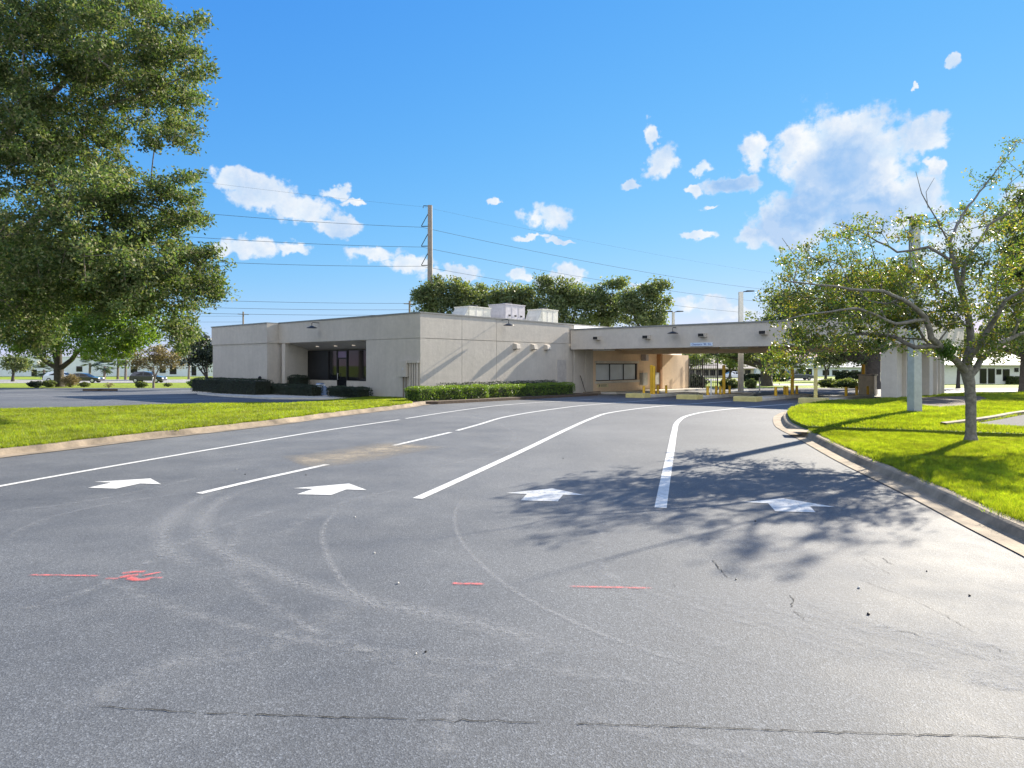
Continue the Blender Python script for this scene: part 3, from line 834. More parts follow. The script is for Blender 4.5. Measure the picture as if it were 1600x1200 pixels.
for u, v in ((935, 528.7), (1012.4, 527), (1099.4, 524), (1194.5, 520)):
    t = t_on(u, 13.0)
    y = W(13, t)[1]
    z = H - (v - V0) / F * y
    b = cpo('fascia_light', MB().hexa([(12.62, t - 0.18, z - 0.09), (13.0, t - 0.18, z - 0.12), (13.0, t + 0.18, z - 0.12), (12.62, t + 0.18, z - 0.09), (12.62, t - 0.18, z + 0.11), (13.0, t - 0.18, z + 0.13), (13.0, t + 0.18, z + 0.13), (12.62, t + 0.18, z + 0.11)]), M_stucco)
    cpo('lens', MB().box(12.605, 12.618, t - 0.16, t + 0.16, z - 0.07, z + 0.09), M_black, b)
tl = t_on(1056, 13.0)
lmp = MB()
dish_lamp(cp, 's', (0, tl, 0), 3.93, H - (521 - V0) / F * W(13, tl)[1], 's', 0.4)
cpo('soffit_lamp', MB().box(14.6, 15.9, -1.6, -0.7, 2.70, 2.80), M_white_paint)
cpo('soffit_lamp', MB().box(14.6, 15.9, -10.6, -9.4, 2.70, 2.80), M_unit)
# ribbed piers
TE0 = TE
def pier(s0, s1, t0, t1, ribs, out):
    p = cpo('pier', MB().box(s0, s1, t0, t1, -0.5, ZC0), M_stucco)
    for a in ribs:
        cpo('rib', MB().box(a, a + 0.22, t0 - out, t0 - 0.002, -0.5, ZC0 - 0.02), M_stucco, p)
pier(13.32, 17.2, -18.62, -17.95, (14.6, 15.9, 16.95), 0.17)
pier(17.6, 22.0, -19.35, -18.4, (18.9, 20.2, 21.5), 0.16)
# clearance sign
ts0, ts1 = t_on(1079, 12.97), t_on(1113.5, 12.97)
ym = W(12.97, (ts0 + ts1) / 2)[1]
zs1, zs0 = H - (535.3 - V0) / F * ym, H - (540.8 - V0) / F * ym
sg = empty('clearance_sign', W(12.97, (ts0 + ts1) / 2, (zs0 + zs1) / 2), ROT, label='pale blue clearance sign on the canopy fascia', cat='sign')
wid = abs(ts1 - ts0)
MB().box(-0.03, 0.02, -wid / 2, wid / 2, -(zs1 - zs0) / 2, (zs1 - zs0) / 2).build('board', M_signblue, sg, bevel=0.004)
def lettering(body, size, loc, rot, mat, parent, name='lettering'):
    cu = bpy.data.curves.new(name, 'FONT')
    cu.body = body
    cu.size = size
    cu.align_x = 'CENTER'
    cu.align_y = 'CENTER'
    cu.extrude = 0.003
    o = bpy.data.objects.new(name, cu)
    COL.objects.link(o)
    o.location = loc
    o.rotation_euler = rot
    cu.materials.append(mat)
    bpy.context.view_layer.update()
    me = bpy.data.meshes.new_from_object(o.evaluated_get(bpy.context.evaluated_depsgraph_get()))
    bpy.data.objects.remove(o)
    o = bpy.data.objects.new(name, me)
    COL.objects.link(o)
    o.location = loc
    o.rotation_euler = rot
    o.parent = parent
    return o
lettering('Clearance  9ft  2in', 0.155, (-0.035, 0, 0), (math.pi / 2, 0, -math.pi / 2), M_signink, sg)
s0_, s1_ = s_on(934, -0.05), s_on(950, -0.05)
ns = empty('notice_sign', W((s0_ + s1_) / 2, -0.05, 0.30), ROT, label='small cream notice sign below the teller window', cat='sign')
MB().box(-(s1_ - s0_) / 2, (s1_ - s0_) / 2, -0.02, 0.04, -0.12, 0.14).build('board', M_cream, ns)
ink = MB().box(-0.55, -0.42, -0.026, -0.021, -0.06, 0.09)
for i in range(3): ink.box(-0.34, 0.5 - 0.1 * (i == 1), -0.026, -0.021, 0.055 - 0.055 * i, 0.078 - 0.055 * i)
ink.build('printed_marks', M_wood, ns)

# islands with their posts
ISL = [(-5.85, 11.06, 18.5, 'first'), (-9.1, 10.9, 19.3, 'second'), (-12.5, 10.3, 19.6, 'third'), (-15.6, 10.4, 21.0, 'fourth')]
WHERE = ['nearest the teller window', 'second from the teller wall', 'third from the teller wall', 'nearest the ribbed piers']
for (t, s0, s1, nm), wh in zip(ISL, WHERE):
    z = gz(s0, t)
    e = empty('traffic_island', W(s0, t, z), ROT, label='raised concrete lane island with yellow nose, ' + wh, cat='island', group='drive-through islands')
    L = s1 - s0
    dzL = gz(s1, t) - z
    MB().hexa([(0.9, -0.55, -0.1), (L, -0.55, dzL - 0.1), (L, 0.55, dzL - 0.1), (0.9, 0.55, -0.1), (0.9, -0.55, 0.15), (L, -0.55, dzL + 0.17), (L, 0.55, dzL + 0.17), (0.9, 0.55, 0.15)]).build('slab', M_conc_lite, e, bevel=0.03)
    MB().box(0.0, 0.9, -0.58, 0.58, -0.1, 0.24).build('nose', M_yellow_pale, e, bevel=0.03)

def round_post(name, u, isl, h, r, mat, cap, lab, cat, group=None, dt=0.0):
    t = ISL[isl][0] + dt
    s = s_on(u, t)
    z = gz(s, t) + 0.15
    prof = [(r, -0.05), (r, h - r * 0.4), (r * 0.7, h - 0.01), (r * 0.2, h)]
    e = empty(name, W(s, t, z), ROT, label=lab, cat=cat, group=group)
    MB().lathe(prof, (0, 0, 0), 14).build('post_shaft', mat, e, smooth=False)
    MB().lathe([(r + 0.05, -0.02), (r + 0.05, 0.012), (r + 0.01, 0.02)], (0, 0, 0), 14).build('base_plate', cap, e)
    return e
SH = 'short yellow steel bollards'
TA = 'tall yellow steel posts'
for u, i, lab, dt in [(1006, 0, 'leftmost short yellow bollard, by the white cabinet under the teller wall', 0), (1028, 0, 'short yellow bollard just right of the first tall yellow post', 0), (1041, 0, 'short yellow bollard in front of the brown pilaster', 0),
                      (1105.6, 1, 'short yellow bollard in front of the iron fence, left of the white post', 0), (1119, 1, 'short yellow bollard between the white post and a close pair', 0.2), (1125.5, 1, 'short yellow bollard touching the tall post before the fence end', -0.1), (1140, 1, 'short yellow bollard just left of the big pale column', 0),
                      (1212, 2, 'lone short yellow bollard in the third lane opening', 0), (1226, 2, 'left bollard of the tight yellow pair on the third island', 0.15), (1230, 2, 'right bollard of the tight yellow pair on the third island', -0.15), (1245, 2, 'short yellow bollard right of the third tall yellow post', 0),
                      (1322, 3, 'lone short yellow bollard on the fourth island, left of the machine', 0), (1338.5, 3, 'short yellow bollard at the left foot of the beige machine', 0), (1356, 3, 'short yellow bollard at the right foot of the beige machine', -0.35)]:
    round_post('short_bollard', u, i, 0.52, 0.075, M_yellow, M_yellow, lab, 'bollard', SH, dt)
for u, i, h, lab, dt in [(1018, 0, 1.75, 'left pipe of the tall yellow post pair before the teller wall', 0.08), (1021.5, 0, 1.7, 'right pipe of the tall yellow post pair before the teller wall', -0.1), (1131, 1, 1.75, 'tall yellow post right of the iron fence', 0),
                         (1238, 2, 1.65, 'tall yellow post under the low hanging branch', 0), (1349, 3, 1.8, 'tall yellow post in front of the beige machine', 0.25)]:
    round_post('tall_post', u, i, h, 0.095, M_yellow, M_yellow, lab, 'post', TA, dt)
for u, i, h, lab in [(1111, 1, 0.95, 'slim white post in front of the iron fence'), (1186.8, 1, 0.98, 'slim white post alone at the far end of the second island'), (1362, 3, 1.1, 'slim white post between the beige machine and the pier')]:
    round_post('slim_post', u, i, h, 0.04, M_white_paint, M_white_paint, lab, 'post', 'slim white posts')
t4 = ISL[3][0]
s4 = s_on(1274.5, t4)
e = empty('square_post', W(s4, t4, gz(s4, t4) + 0.15), ROT, label='pale yellow square post standing on the nose of the fourth island', cat='post')
MB().box(-0.07, 0.07, -0.07, 0.07, -0.1, 1.45).build('post_shaft', M_yellow_pale, e, bevel=0.01)
MB().box(-0.085, 0.085, -0.085, 0.085, 1.45, 1.49).build('post_cap', M_yellow_pale, e)
sm_ = s_on(1355, t4)
e = empty('teller_machine', W(sm_, t4, gz(sm_, t4) + 0.15), ROT, label='beige upright teller machine cabinet behind yellow bollards', cat='machine')
MB().box(-0.35, 0.35, -0.45, 0.40, -0.1, 1.12).build('cabinet', paint('beige_cabinet', (0.66, 0.56, 0.42), 0.6), e, bevel=0.03)
MB().box(-0.40, 0.40, -0.50, 0.45, 1.12, 1.20).build('hood', M_stucco, e)
MB().box(-0.30, 0.30, 0.401, 0.42, 0.55, 0.95).build('panel', M_unit_grey, e)
tb = ISL[0][0]
sb = s_on(1000, tb + 1.5)
e = empty('leaning_pole', W(13.9, -0.3, gz(13.9, -0.3)), ROT, label='thin dark pole leaning on the wall beside the teller window', cat='pole')
MB().tube([(0, -0.35, 0.0), (0.0, 0.12, 1.25)], 0.022, 8).build('rod', M_dark, e)
MB().lathe([(0.16, 0), (0.17, 0.05), (0.06, 0.12)], (0, -0.38, 0), 14).build('foot', M_white_paint, e)
e = empty('wheel_stop', W(14.2, -0.9, gz(14.2, -0.9)), ROT, label='worn concrete block at the foot of the pale wall', cat='block')
MB().prism([(-0.9, -0.15, 0), (-0.9, 0.15, 0), (-0.9, 0.1, 0.2), (-0.9, -0.1, 0.2)], (1.8, 0, 0)).build('block_body', M_conc_tan, e, bevel=0.02)
# walkway before the teller wall
sheet('walkway', [W(15.6, -0.3)[:2], W(15.6, -1.9)[:2], W(31, -1.9)[:2], W(31, -0.3)[:2]], 0.13, M_conc_lite, skirt=0.3)

# iron fence past the end wall
P0, P1 = Vector(W(30.05, -0.2)[:2]), Vector(gp(1121, 609.5)[:2])
fl = (P1 - P0).length
e = empty('picket_fence', (P0.x, P0.y, zg(P0.y)), math.atan2(P1.y - P0.y, P1.x - P0.x), label='tall black iron picket fence beyond the tan end wall', cat='fence')
pk = MB()
n = int(fl / 0.17)
dzf = zg(P1.y) - zg(P0.y)
for i in range(n + 1):
    x = fl * i / n
    pk.box(x - 0.018, x + 0.018, -0.018, 0.018, dzf * x / fl + 0.02, dzf * x / fl + 2.55)
pk.build('picket', M_black, e, kind='stuff')
for z in (0.25, 2.05): MB().hexa([(0, -0.025, z), (fl, -0.025, z + dzf), (fl, 0.025, z + dzf), (0, 0.025, z), (0, -0.025, z + 0.05), (fl, -0.025, z + 0.05 + dzf), (fl, 0.025, z + 0.05 + dzf), (0, 0.025, z + 0.05)]).build('rail', M_black, e)
for x in (0.05, fl / 2, fl): MB().box(x - 0.05, x + 0.05, -0.055, 0.055, -0.2 + dzf * x / fl, 2.65 + dzf * x / fl).build('post', M_black, e)

# ------------------------------------------------------------------ lamps and poles
def light_pole(p, h, wd, rot, lab, arm=0.7, tp=0.75, mat=None, group='parking lot light poles', hs_=1.0):
    e = empty('light_pole', p, rot, label=lab, cat='lamp post', group=group)
    a, b = wd / 2, wd / 2 * tp
    MB().hexa([(-a, -a, -0.2), (a, -a, -0.2), (a, a, -0.2), (-a, a, -0.2), (-b, -b, h), (b, -b, h), (b, b, h), (-b, b, h)]).build('pole_shaft', mat or M_pole, e, bevel=0.02)
    MB().tube([(0, 0, h - 0.12), (arm * 0.5, 0, h + 0.02), (arm, 0, h + 0.04)], 0.035, 8).build('arm', M_dark, e)
    q = hs_
    MB().hexa([(arm - 0.1, -0.16 * q, h + 0.0), (arm + 0.55 * q, -0.16 * q, h + 0.03), (arm + 0.55 * q, 0.16 * q, h + 0.03), (arm - 0.1, 0.16 * q, h + 0.0), (arm - 0.05, -0.13 * q, h + 0.11 * q), (arm + 0.5 * q, -0.13 * q, h + 0.10 * q), (arm + 0.5 * q, 0.13 * q, h + 0.10 * q), (arm - 0.05, 0.13 * q, h + 0.11 * q)]).build('lamp_head', M_dark, e)
    return e
p = gp(1429, 648, 0.12)
e = light_pole(p, 1.8 + (V0 - 338) / F * p[1] - p[2], 0.32, 0.2, 'square concrete light pole in front of the ribbed piers', 0.22, hs_=0.45)
MB().box(-0.30, 0.0, -0.03, 0.03, p[2] * 0 + 1.8 + (V0 - 338) / F * p[1] - p[2] - 0.1, 1.8 + (V0 - 338) / F * p[1] - p[2] - 0.02).build('crossarm', M_dark, e)
p = gp(1157.5, 611)
light_pole(p, 1.8 + (V0 - 456) / F * p[1] - p[2], 0.36, 0.0, 'tall pale pole rising behind the canopy with one lamp head', 0.5, 0.85, M_unit)
p = (gp(1052, 600)[0] * 0 + (1052 - U0) / F * 62, 62, zg(62))
e = light_pole(p, 1.8 + (V0 - 487.5) / F * 62 - p[2], 0.28, 0.0, 'small pole with a flat twin lamp seen over the canopy roof', 0.4, 0.8, M_unit)
MB().box(-1.1, -0.1, -0.16, 0.16, 1.8 + (V0 - 487.5) / F * 62 - p[2], 1.8 + (V0 - 487.5) / F * 62 - p[2] + 0.1).build('lamp_head', M_dark, e)
# transmission pole with its conductors
UP = (at(672, 569, 75)[0], 75.0)
uz = lambda v, y=75.0: H + (V0 - v) / F * y
WD = Vector((0.79, 0.61)).normalized()
e = empty('utility_pole', (UP[0], UP[1], zg(75)), 0, label='tall concrete transmission pole with three braced insulators behind the roof', cat='utility pole', group='utility poles')
zb = zg(75)
MB().hexa([(-0.32, -0.32, -0.3), (0.32, -0.32, -0.3), (0.32, 0.32, -0.3), (-0.32, 0.32, -0.3), (-0.23, -0.23, uz(321) - zb), (0.23, -0.23, uz(321) - zb), (0.23, 0.23, uz(321) - zb), (-0.23, 0.23, uz(321) - zb)]).build('pole_shaft', paint('pole_brown_grey', (0.22, 0.19, 0.17), 0.85), e)
for v in (353.5, 384.5, 414.5):
    z = uz(v) - zb
    MB().tube([(-0.22, 0, z), (-1.0, 0, z - 0.02)], 0.05, 8).tube([(-0.22, 0, z + 1.45), (-1.0, 0, z + 0.02)], 0.045, 8).build('insulator_brace', M_dark, e)
MB().tube([(0.0, 0, uz(322) - zb), (-0.75, 0, uz(321.5) - zb), (-0.8, 0, uz(325) - zb)], 0.05, 8).build('shield_arm', M_dark, e)
def wire(z0, span_l, span_r, sag, lab, x_off=-1.0, r=0.02, o=UP, d=WD, sides=(-1, 1), zend=0.0):
    for sd_ in sides:
        L = span_l if sd_ < 0 else span_r
        pts = []
        for i in range(25):
            q = L * i / 24
            c = q / L
            pts.append((o[0] + x_off + d.x * sd_ * q, o[1] + d.y * sd_ * q, z0 + zend * c - 4 * sag * c * (1 - c)))
        MB().tube(pts, r, 5).build('power_line', M_wire, label=lab[0 if sd_ < 0 else 1], cat='cable', group='overhead power lines')
wire(uz(355), 90, 130, 2.2, ('top of three thick cables left of the transmission pole', 'top thick cable running right from the transmission pole'))
wire(uz(386), 90, 130, 2.2, ('middle of three thick cables left of the transmission pole', 'middle thick cable running right from the transmission pole'))
wire(uz(416), 90, 130, 2.2, ('lowest of three thick cables left of the transmission pole', 'lowest thick cable running right from the transmission pole'))
wire(uz(323), 90, 130, 1.5, ('thin shield wire left of the top of the transmission pole', 'thin shield wire right of the top of the transmission pole'), -0.8, 0.008)
for u, vt, y, lab in ((640, 470, 92, 'short dark utility pole peeping over the roof at the building corner'), (380, 487, 112, 'distant utility pole over the left wing of the roof')):
    e = empty('utility_pole', ((u - U0) / F * y, y, zg(y)), 0.6, label=lab, cat='utility pole', group='utility poles')
    h = uz(vt, y) - zg(y)
    MB().tube([(0, 0, -0.3), (0, 0, h)], [0.17, 0.13], 10).build('pole_shaft', M_wood, e)
    MB().box(-0.9, 0.9, -0.06, 0.06, h - 0.5, h - 0.38).build('crossarm', M_wood, e)
d2 = Vector((0.86, 0.42)).normalized()
for v, lab in ((474, 'upper of three low thin cables running left from the short pole'), (484, 'middle of three low thin cables running left from the short pole'), (492, 'lowest of three low thin cables running left from the short pole')):
    wire(uz(v, 92), 75, 0, 0.9, (lab, ''), 0.0, 0.022, ((640 - U0) / F * 92, 92.0), d2, (-1,), 0.4)
for v, lab in ((494, 'upper faint cable left of the distant pole'), (503, 'lower faint cable left of the distant pole')):
    wire(uz(v, 112), 70, 0, 0.6, (lab, ''), 0.0, 0.02, ((380 - U0) / F * 112, 112.0), d2, (-1,), 0.0)

# ------------------------------------------------------------------ vegetation
RNG = np.random.default_rng(11)
def leaf_quads(C, L, Wd, rng, up=0.5):
    n = len(C)
    nr = rng.normal(size=(n, 3))
    nr[:, 2] += up
    nr /= np.linalg.norm(nr, axis=1)[:, None] + 1e-9
    r = rng.normal(size=(n, 3))
    l = np.cross(nr, r)
    l /= np.linalg.norm(l, axis=1)[:, None] + 1e-9
    w_ = np.cross(nr, l)
    sc = rng.uniform(0.65, 1.3, n)[:, None]
    l = l * L * sc * 0.5
    w_ = w_ * Wd * sc * 0.5
    V = np.empty((n, 4, 3))
    V[:, 0] = C - l
    V[:, 1] = C + w_ + l * 0.15 + nr * Wd * 0.12
    V[:, 2] = C + l
    V[:, 3] = C - w_ + l * 0.15 + nr * Wd * 0.12
    return V

def tubes_mesh(name, A, B, RA, RB, nside, mat, parent):
    """many tapered twigs in one mesh"""
    d = B - A
    ln = np.linalg.norm(d, axis=1)[:, None] + 1e-9
    d = d / ln
    ref = np.where(np.abs(d[:, 2:3]) < 0.9, np.array([[0, 0, 1.0]]), np.array([[1.0, 0, 0]]))
    a = np.cross(d, ref)
    a /= np.linalg.norm(a, axis=1)[:, None] + 1e-9
    b = np.cross(a, d)
    ang = np.arange(nside) * 2 * np.pi / nside
    ca, sa = np.cos(ang), np.sin(ang)
    ring = a[:, None, :] * ca[None, :, None] + b[:, None, :] * sa[None, :, None]
    over = d * RB[:, None] * 0.6
    R0 = A[:, None, :] + ring * RA[:, None, None]
    R1 = (B + over)[:, None, :] + ring * (RB * 0.95)[:, None, None]
    n = len(A)
    V = np.empty((n, nside, 4, 3))
    V[:, :, 0] = R0
    V[:, :, 1] = np.roll(R0, -1, axis=1)
    V[:, :, 2] = np.roll(R1, -1, axis=1)
    V[:, :, 3] = R1
    V = V.reshape(n * nside, 4, 3)
    # weld each ring so shading stays smooth
    me_v = np.concatenate([R0, R1], axis=1).reshape(-1, 3)
    base = (np.arange(n) * 2 * nside)[:, None]
    k = np.arange(nside)[None, :]
    quad = np.stack([base + k, base + (k + 1) % nside, base + nside + (k + 1) % nside, base + nside + k], axis=2).reshape(-1, 4)
    me = bpy.data.meshes.new(name)
    me.vertices.add(len(me_v))
    me.vertices.foreach_set('co', me_v.astype(np.float32).ravel())
    me.loops.add(quad.size)
    me.loops.foreach_set('vertex_index', quad.astype(np.int32).ravel())
    me.polygons.add(len(quad))
    me.polygons.foreach_set('loop_start', np.arange(0, quad.size, 4, dtype=np.int32))
    me.update(calc_edges=True)
    me.polygons.foreach_set('use_smooth', np.ones(len(quad), dtype=bool))
    me.materials.append(mat)
    o = bpy.data.objects.new(name, me)
    COL.objects.link(o)
    if parent: o.parent = parent
    return o

def grow(limbs, clumps, rng, step=0.5, bias=0.28, r_tip=0.008, power=2.2, wob=0.10, rmax=None):
    """limbs: list of polylines [(x,y,z,r), ...] (first is the trunk); every clump is joined to the nearest limb"""
    N, par, rad = [], [], []
    for li, pl in enumerate(limbs):
        pl = [np.array(p, float) for p in pl]
        if li == 0:
            N.append(pl[0][:3]); par.append(-1); rad.append(pl[0][3]); prev = 0
        else:
            dd = np.linalg.norm(np.array(N) - pl[0][:3], axis=1)
            prev = int(dd.argmin())
            if dd[prev] > 0.02:
                N.append(pl[0][:3]); par.append(prev); rad.append(min(pl[0][3], rad[prev])); prev = len(N) - 1
        for a, b in zip(pl[:-1], pl[1:]):
            m = max(1, int(np.linalg.norm(b[:3] - a[:3]) / step))
            for q in range(1, m + 1):
                c = a + (b - a) * q / m
                jit = rng.normal(size=3) * (0.0 if li == 0 else 0.05) * step if q < m else 0
                N.append(c[:3] + jit); par.append(prev); rad.append(c[3]); prev = len(N) - 1
    nfix = len(N)
    path = [0.0] * nfix
    for i in range(1, nfix): path[i] = path[par[i]] + float(np.linalg.norm(N[i] - N[par[i]]))
    start = N[0]
    for i in range(nfix):
        pass
    cap = nfix + len(clumps) * 14 + 10
    P = np.zeros((cap, 3))
    P[:nfix] = N
    pathA = np.zeros(cap)
    pathA[:nfix] = path
    cnt = nfix
    usable_from = 1
    trunk_end = len(limbs[0])
    order = np.argsort(np.linalg.norm(clumps - np.array(limbs[0][-1][:3]), axis=1))
    tips = []
    low = np.array([1.0 if False else 0.0] * cap)
    ztr = limbs[0][-1][2]
    for ci in order:
        c = clumps[ci]
        d = np.linalg.norm(P[:cnt] - c, axis=1)
        pen = np.where(P[:cnt, 2] < ztr - 0.1, 3.0, 0.0)
        pen[:1] += 50
        q = int((d + bias * pathA[:cnt] + pen * (np.arange(cnt) < nfix)).argmin())
        m = int(min(12, max(1, d[q] / step)))
        a, b = P[q].copy(), c
        bend = rng.normal(size=3) * wob * d[q]
        bend[2] += 0.10 * d[q]
        pr = q
        for k in range(1, m + 1):
            x = k / m
            pt = a + (b - a) * x + bend * (4 * x * (1 - x)) * 0.5
            P[cnt] = pt
            pathA[cnt] = pathA[pr] + np.linalg.norm(pt - P[pr])
            par.append(pr); rad.append(0.0); pr = cnt; cnt += 1
        tips.append(pr)
    acc = np.zeros(cnt)
    R = np.zeros(cnt)
    for i in range(cnt - 1, -1, -1):
        r = max(acc[i], r_tip ** power)
        R[i] = r ** (1 / power)
        if i < nfix: R[i] = max(rad[i], min(R[i], rad[i] * 1.15))
        elif rmax: R[i] = min(R[i], rmax)
        if par[i] >= 0: acc[par[i]] += R[i] ** power
    par = np.array(par)
    idx = np.arange(1, cnt)
    A = P[par[idx]]
    B = P[idx]
    RA = np.minimum(R[par[idx]], R[idx] * 1.35 + 0.004)
    RB = R[idx]
    return A, B, RA, RB, P[:cnt], R, nfix

def lobe_points(lobes, n, rng, shell=0.35):
    """lobes: (u, v, Y, ru px, rv px, depth m, weight)"""
    wts = np.array([l[3] * l[4] * l[5] * (l[6] if len(l) > 6 else 1) for l in lobes], float)
    wts /= wts.sum()
    ch = rng.choice(len(lobes), n, p=wts)
    d = rng.normal(size=(n, 3))
    d /= np.linalg.norm(d, axis=1)[:, None]
    r = rng.random(n) ** shell
    d *= r[:, None]
    out = np.empty((n, 3))
    for i in range(n):
        u, v, Y, ru, rv, dp = lobes[ch[i]][:6]
        y = Y + d[i, 1] * dp
        k = 1.0
        out[i] = ((u - U0) / F * Y + d[i, 0] * ru / F * Y, y, H - (v - V0) / F * Y - d[i, 2] * -1 * rv / F * Y)
    return out

def tree(name, lab, cat, base, limbs, clumps, per, blob, leaf, lm, bm, rng, group=None, bias=0.28, step=0.5, r_tip=0.008, up=0.5, flat=0.7, sides=6, wob=0.10, zmin=None, power=2.2, rmax=None):
    e = empty(name, base, 0, label=lab, cat=cat, group=group)
    b0 = np.array(base)
    limbs = [[tuple(np.array(p[:3]) - b0) + (p[3],) for p in pl] for pl in limbs]
    clumps = clumps - b0
    if zmin is not None: clumps = clumps[clumps[:, 2] > zmin]
    A, B, RA, RB, P, R, nfix = grow(limbs, clumps, rng, step=step, bias=bias, r_tip=r_tip, wob=wob, power=power, rmax=rmax)
    big = np.arange(len(A)) < nfix - 1
    tubes_mesh('trunk', A[big], B[big], RA[big], RB[big], 10, bm, e)
    setp(tubes_mesh('branch', A[~big], B[~big], RA[~big], RB[~big], sides, bm, e), kind='stuff')
    n = len(clumps) * per
    cc = np.repeat(clumps, per, axis=0)
    szs = np.repeat(rng.uniform(0.6, 1.35, len(clumps)), per)[:, None]
    off = np.clip(rng.normal(size=(n, 3)), -1.7, 1.7) * blob * szs * np.array([1, 1, flat])
    fast_mesh('crown', leaf_quads(cc + off, leaf[0], leaf[1], rng, up), 4, lm, e)
    return e

# --- young sparse tree on the right lawn
b = gp(1517, 691, 0.13)
Y0 = b[1]
def TP(u, v, dy, r): return at(u, v, Y0 + dy) + (r,)
limbs = [
    [b[:3] + (0.17,), TP(1517, 683, 0, 0.112), TP(1517, 668, 0, 0.096), TP(1517, 630, 0, 0.092), TP(1515, 600, 0, 0.098), TP(1510, 578, 0, 0.115)],
    [TP(1509, 575, 0, 0.10), TP(1517, 540, 0.1, 0.082), TP(1514, 500, 0.2, 0.072), TP(1503, 455, 0.1, 0.060), TP(1488, 405, 0.0, 0.046), TP(1484, 378, 0, 0.036), TP(1502, 338, 0.9, 0.026), TP(1530, 300, 1.4, 0.02), TP(1560, 262, 1.9, 0.014), TP(1588, 226, 2.3, 0.007)],
    [TP(1503, 458, 0.1, 0.045), TP(1505, 420, 0.3, 0.040), TP(1517, 397, 0.5, 0.034), TP(1545, 352, 1.0, 0.022), TP(1592, 322, 1.6, 0.012)],
    [TP(1511, 582, 0, 0.085), TP(1483, 555, -0.2, 0.070), TP(1455, 528, -0.5, 0.060), TP(1446, 498, -0.6, 0.054), TP(1424, 476, -0.8, 0.046), TP(1380, 455, -1.0, 0.034), TP(1310, 448, -1.3, 0.022), TP(1228, 440, -1.5, 0.010)],
    [TP(1466, 540, -0.4, 0.056), TP(1430, 543, -0.3, 0.048), TP(1398, 526, 0.0, 0.042), TP(1345, 521, 0.5, 0.032), TP(1290, 531, 0.8, 0.022), TP(1248, 541, 1.0, 0.012)],
    [TP(1446, 500, -0.6, 0.040), TP(1400, 506, -0.9, 0.032), TP(1340, 482, -1.3, 0.024), TP(1272, 490, -1.7, 0.016), TP(1216, 502, -2.0, 0.008)],
    [TP(1513, 590, 0, 0.075), TP(1532, 562, 0.2, 0.062), TP(1560, 537, 0.5, 0.050), TP(1602, 520, 0.9, 0.036), TP(1660, 495, 1.2, 0.020)],
    [TP(1511, 570, 0, 0.065), TP(1546, 512, -0.4, 0.050), TP(1570, 470, -0.8, 0.038), TP(1622, 440, -1.2, 0.020)],
    [TP(1490, 410, 0, 0.035), TP(1450, 386, 0.2, 0.028), TP(1402, 394, 0.5, 0.022), TP(1342, 361, 0.8, 0.014), TP(1302, 349, 1.0, 0.007)],
    [TP(1486, 385, 0, 0.02), TP(1462, 340, -0.2, 0.014), TP(1440, 302, -0.3, 0.009), TP(1431, 268, -0.3, 0.004)],
    [TP(1450, 325, -0.25, 0.008), TP(1447, 300, -0.2, 0.006), TP(1460, 278, -0.2, 0.003)],
    [TP(1240, 442, -1.5, 0.012), TP(1248, 405, -1.3, 0.008), TP(1222, 372, -1.2, 0.004)],
    [TP(1290, 531, 0.8, 0.018), TP(1262, 552, 0.6, 0.012), TP(1238, 575, 0.5, 0.007)],
]
lob = [(1262, 415, 55, 45, .7), (1232, 470, 42, 50, .8), (1322, 398, 62, 40, .6), (1300, 478, 75, 48, 1.3), (1380, 448, 72, 55, 1.2), (1450, 430, 60, 50, 1.0), (1400, 500, 80, 36, 1.4), (1272, 528, 55, 30, 1.4),
       (1222, 562, 34, 32, 1.6), (1330, 535, 60, 16, 1.5), (1530, 405, 65, 60, .7), (1570, 335, 45, 45, .6), (1515, 335, 48, 30, .6), (1558, 272, 36, 26, .5), (1580, 232, 26, 14, .8), (1580, 470, 55, 60, 1.4),
       (1485, 480, 60, 45, 1.1), (1548, 545, 55, 22, 1.2), (1645, 430, 70, 90, 1.0), (1340, 360, 50, 18, 1.0), (1430, 352, 40, 26, 1.0), (1450, 545, 30, 14, .8), (1240, 395, 30, 20, .4), (1365, 540, 40, 14, 1.2)]
rt = np.random.default_rng(21)
cl = lobe_points([(u, v, Y0 + rt.uniform(-0.6, 1.5) + max(0.0, (380 - v) / 150 * 1.9), ru, rv, 1.1, wt) for u, v, ru, rv, wt in lob], 1600, rt, 0.6)
rtree = tree('young_tree', 'sparse young tree with yellowing leaves on the right lawn', 'tree', b, limbs, cl, 25, 0.085, (0.070, 0.034), L_autumn, G_young, rt, bias=0.22, step=0.22, r_tip=0.0045, flat=0.75, wob=0.30, power=2.4, rmax=0.03, sides=5)
bv = np.array(b)
for u, v, dy, r in ((1245, 522, 0.9, 0.17), (1478, 547, -0.3, 0.20), (1376, 540, 0.2, 0.12)):
    c = np.array(at(u, v, Y0 + dy)) - bv
    pts = c + rt.normal(size=(1500, 3)) * r * 0.5
    fast_mesh('mistletoe', leaf_quads(pts, 0.055, 0.022, rt, 0.2), 4, L_mistle, rtree)

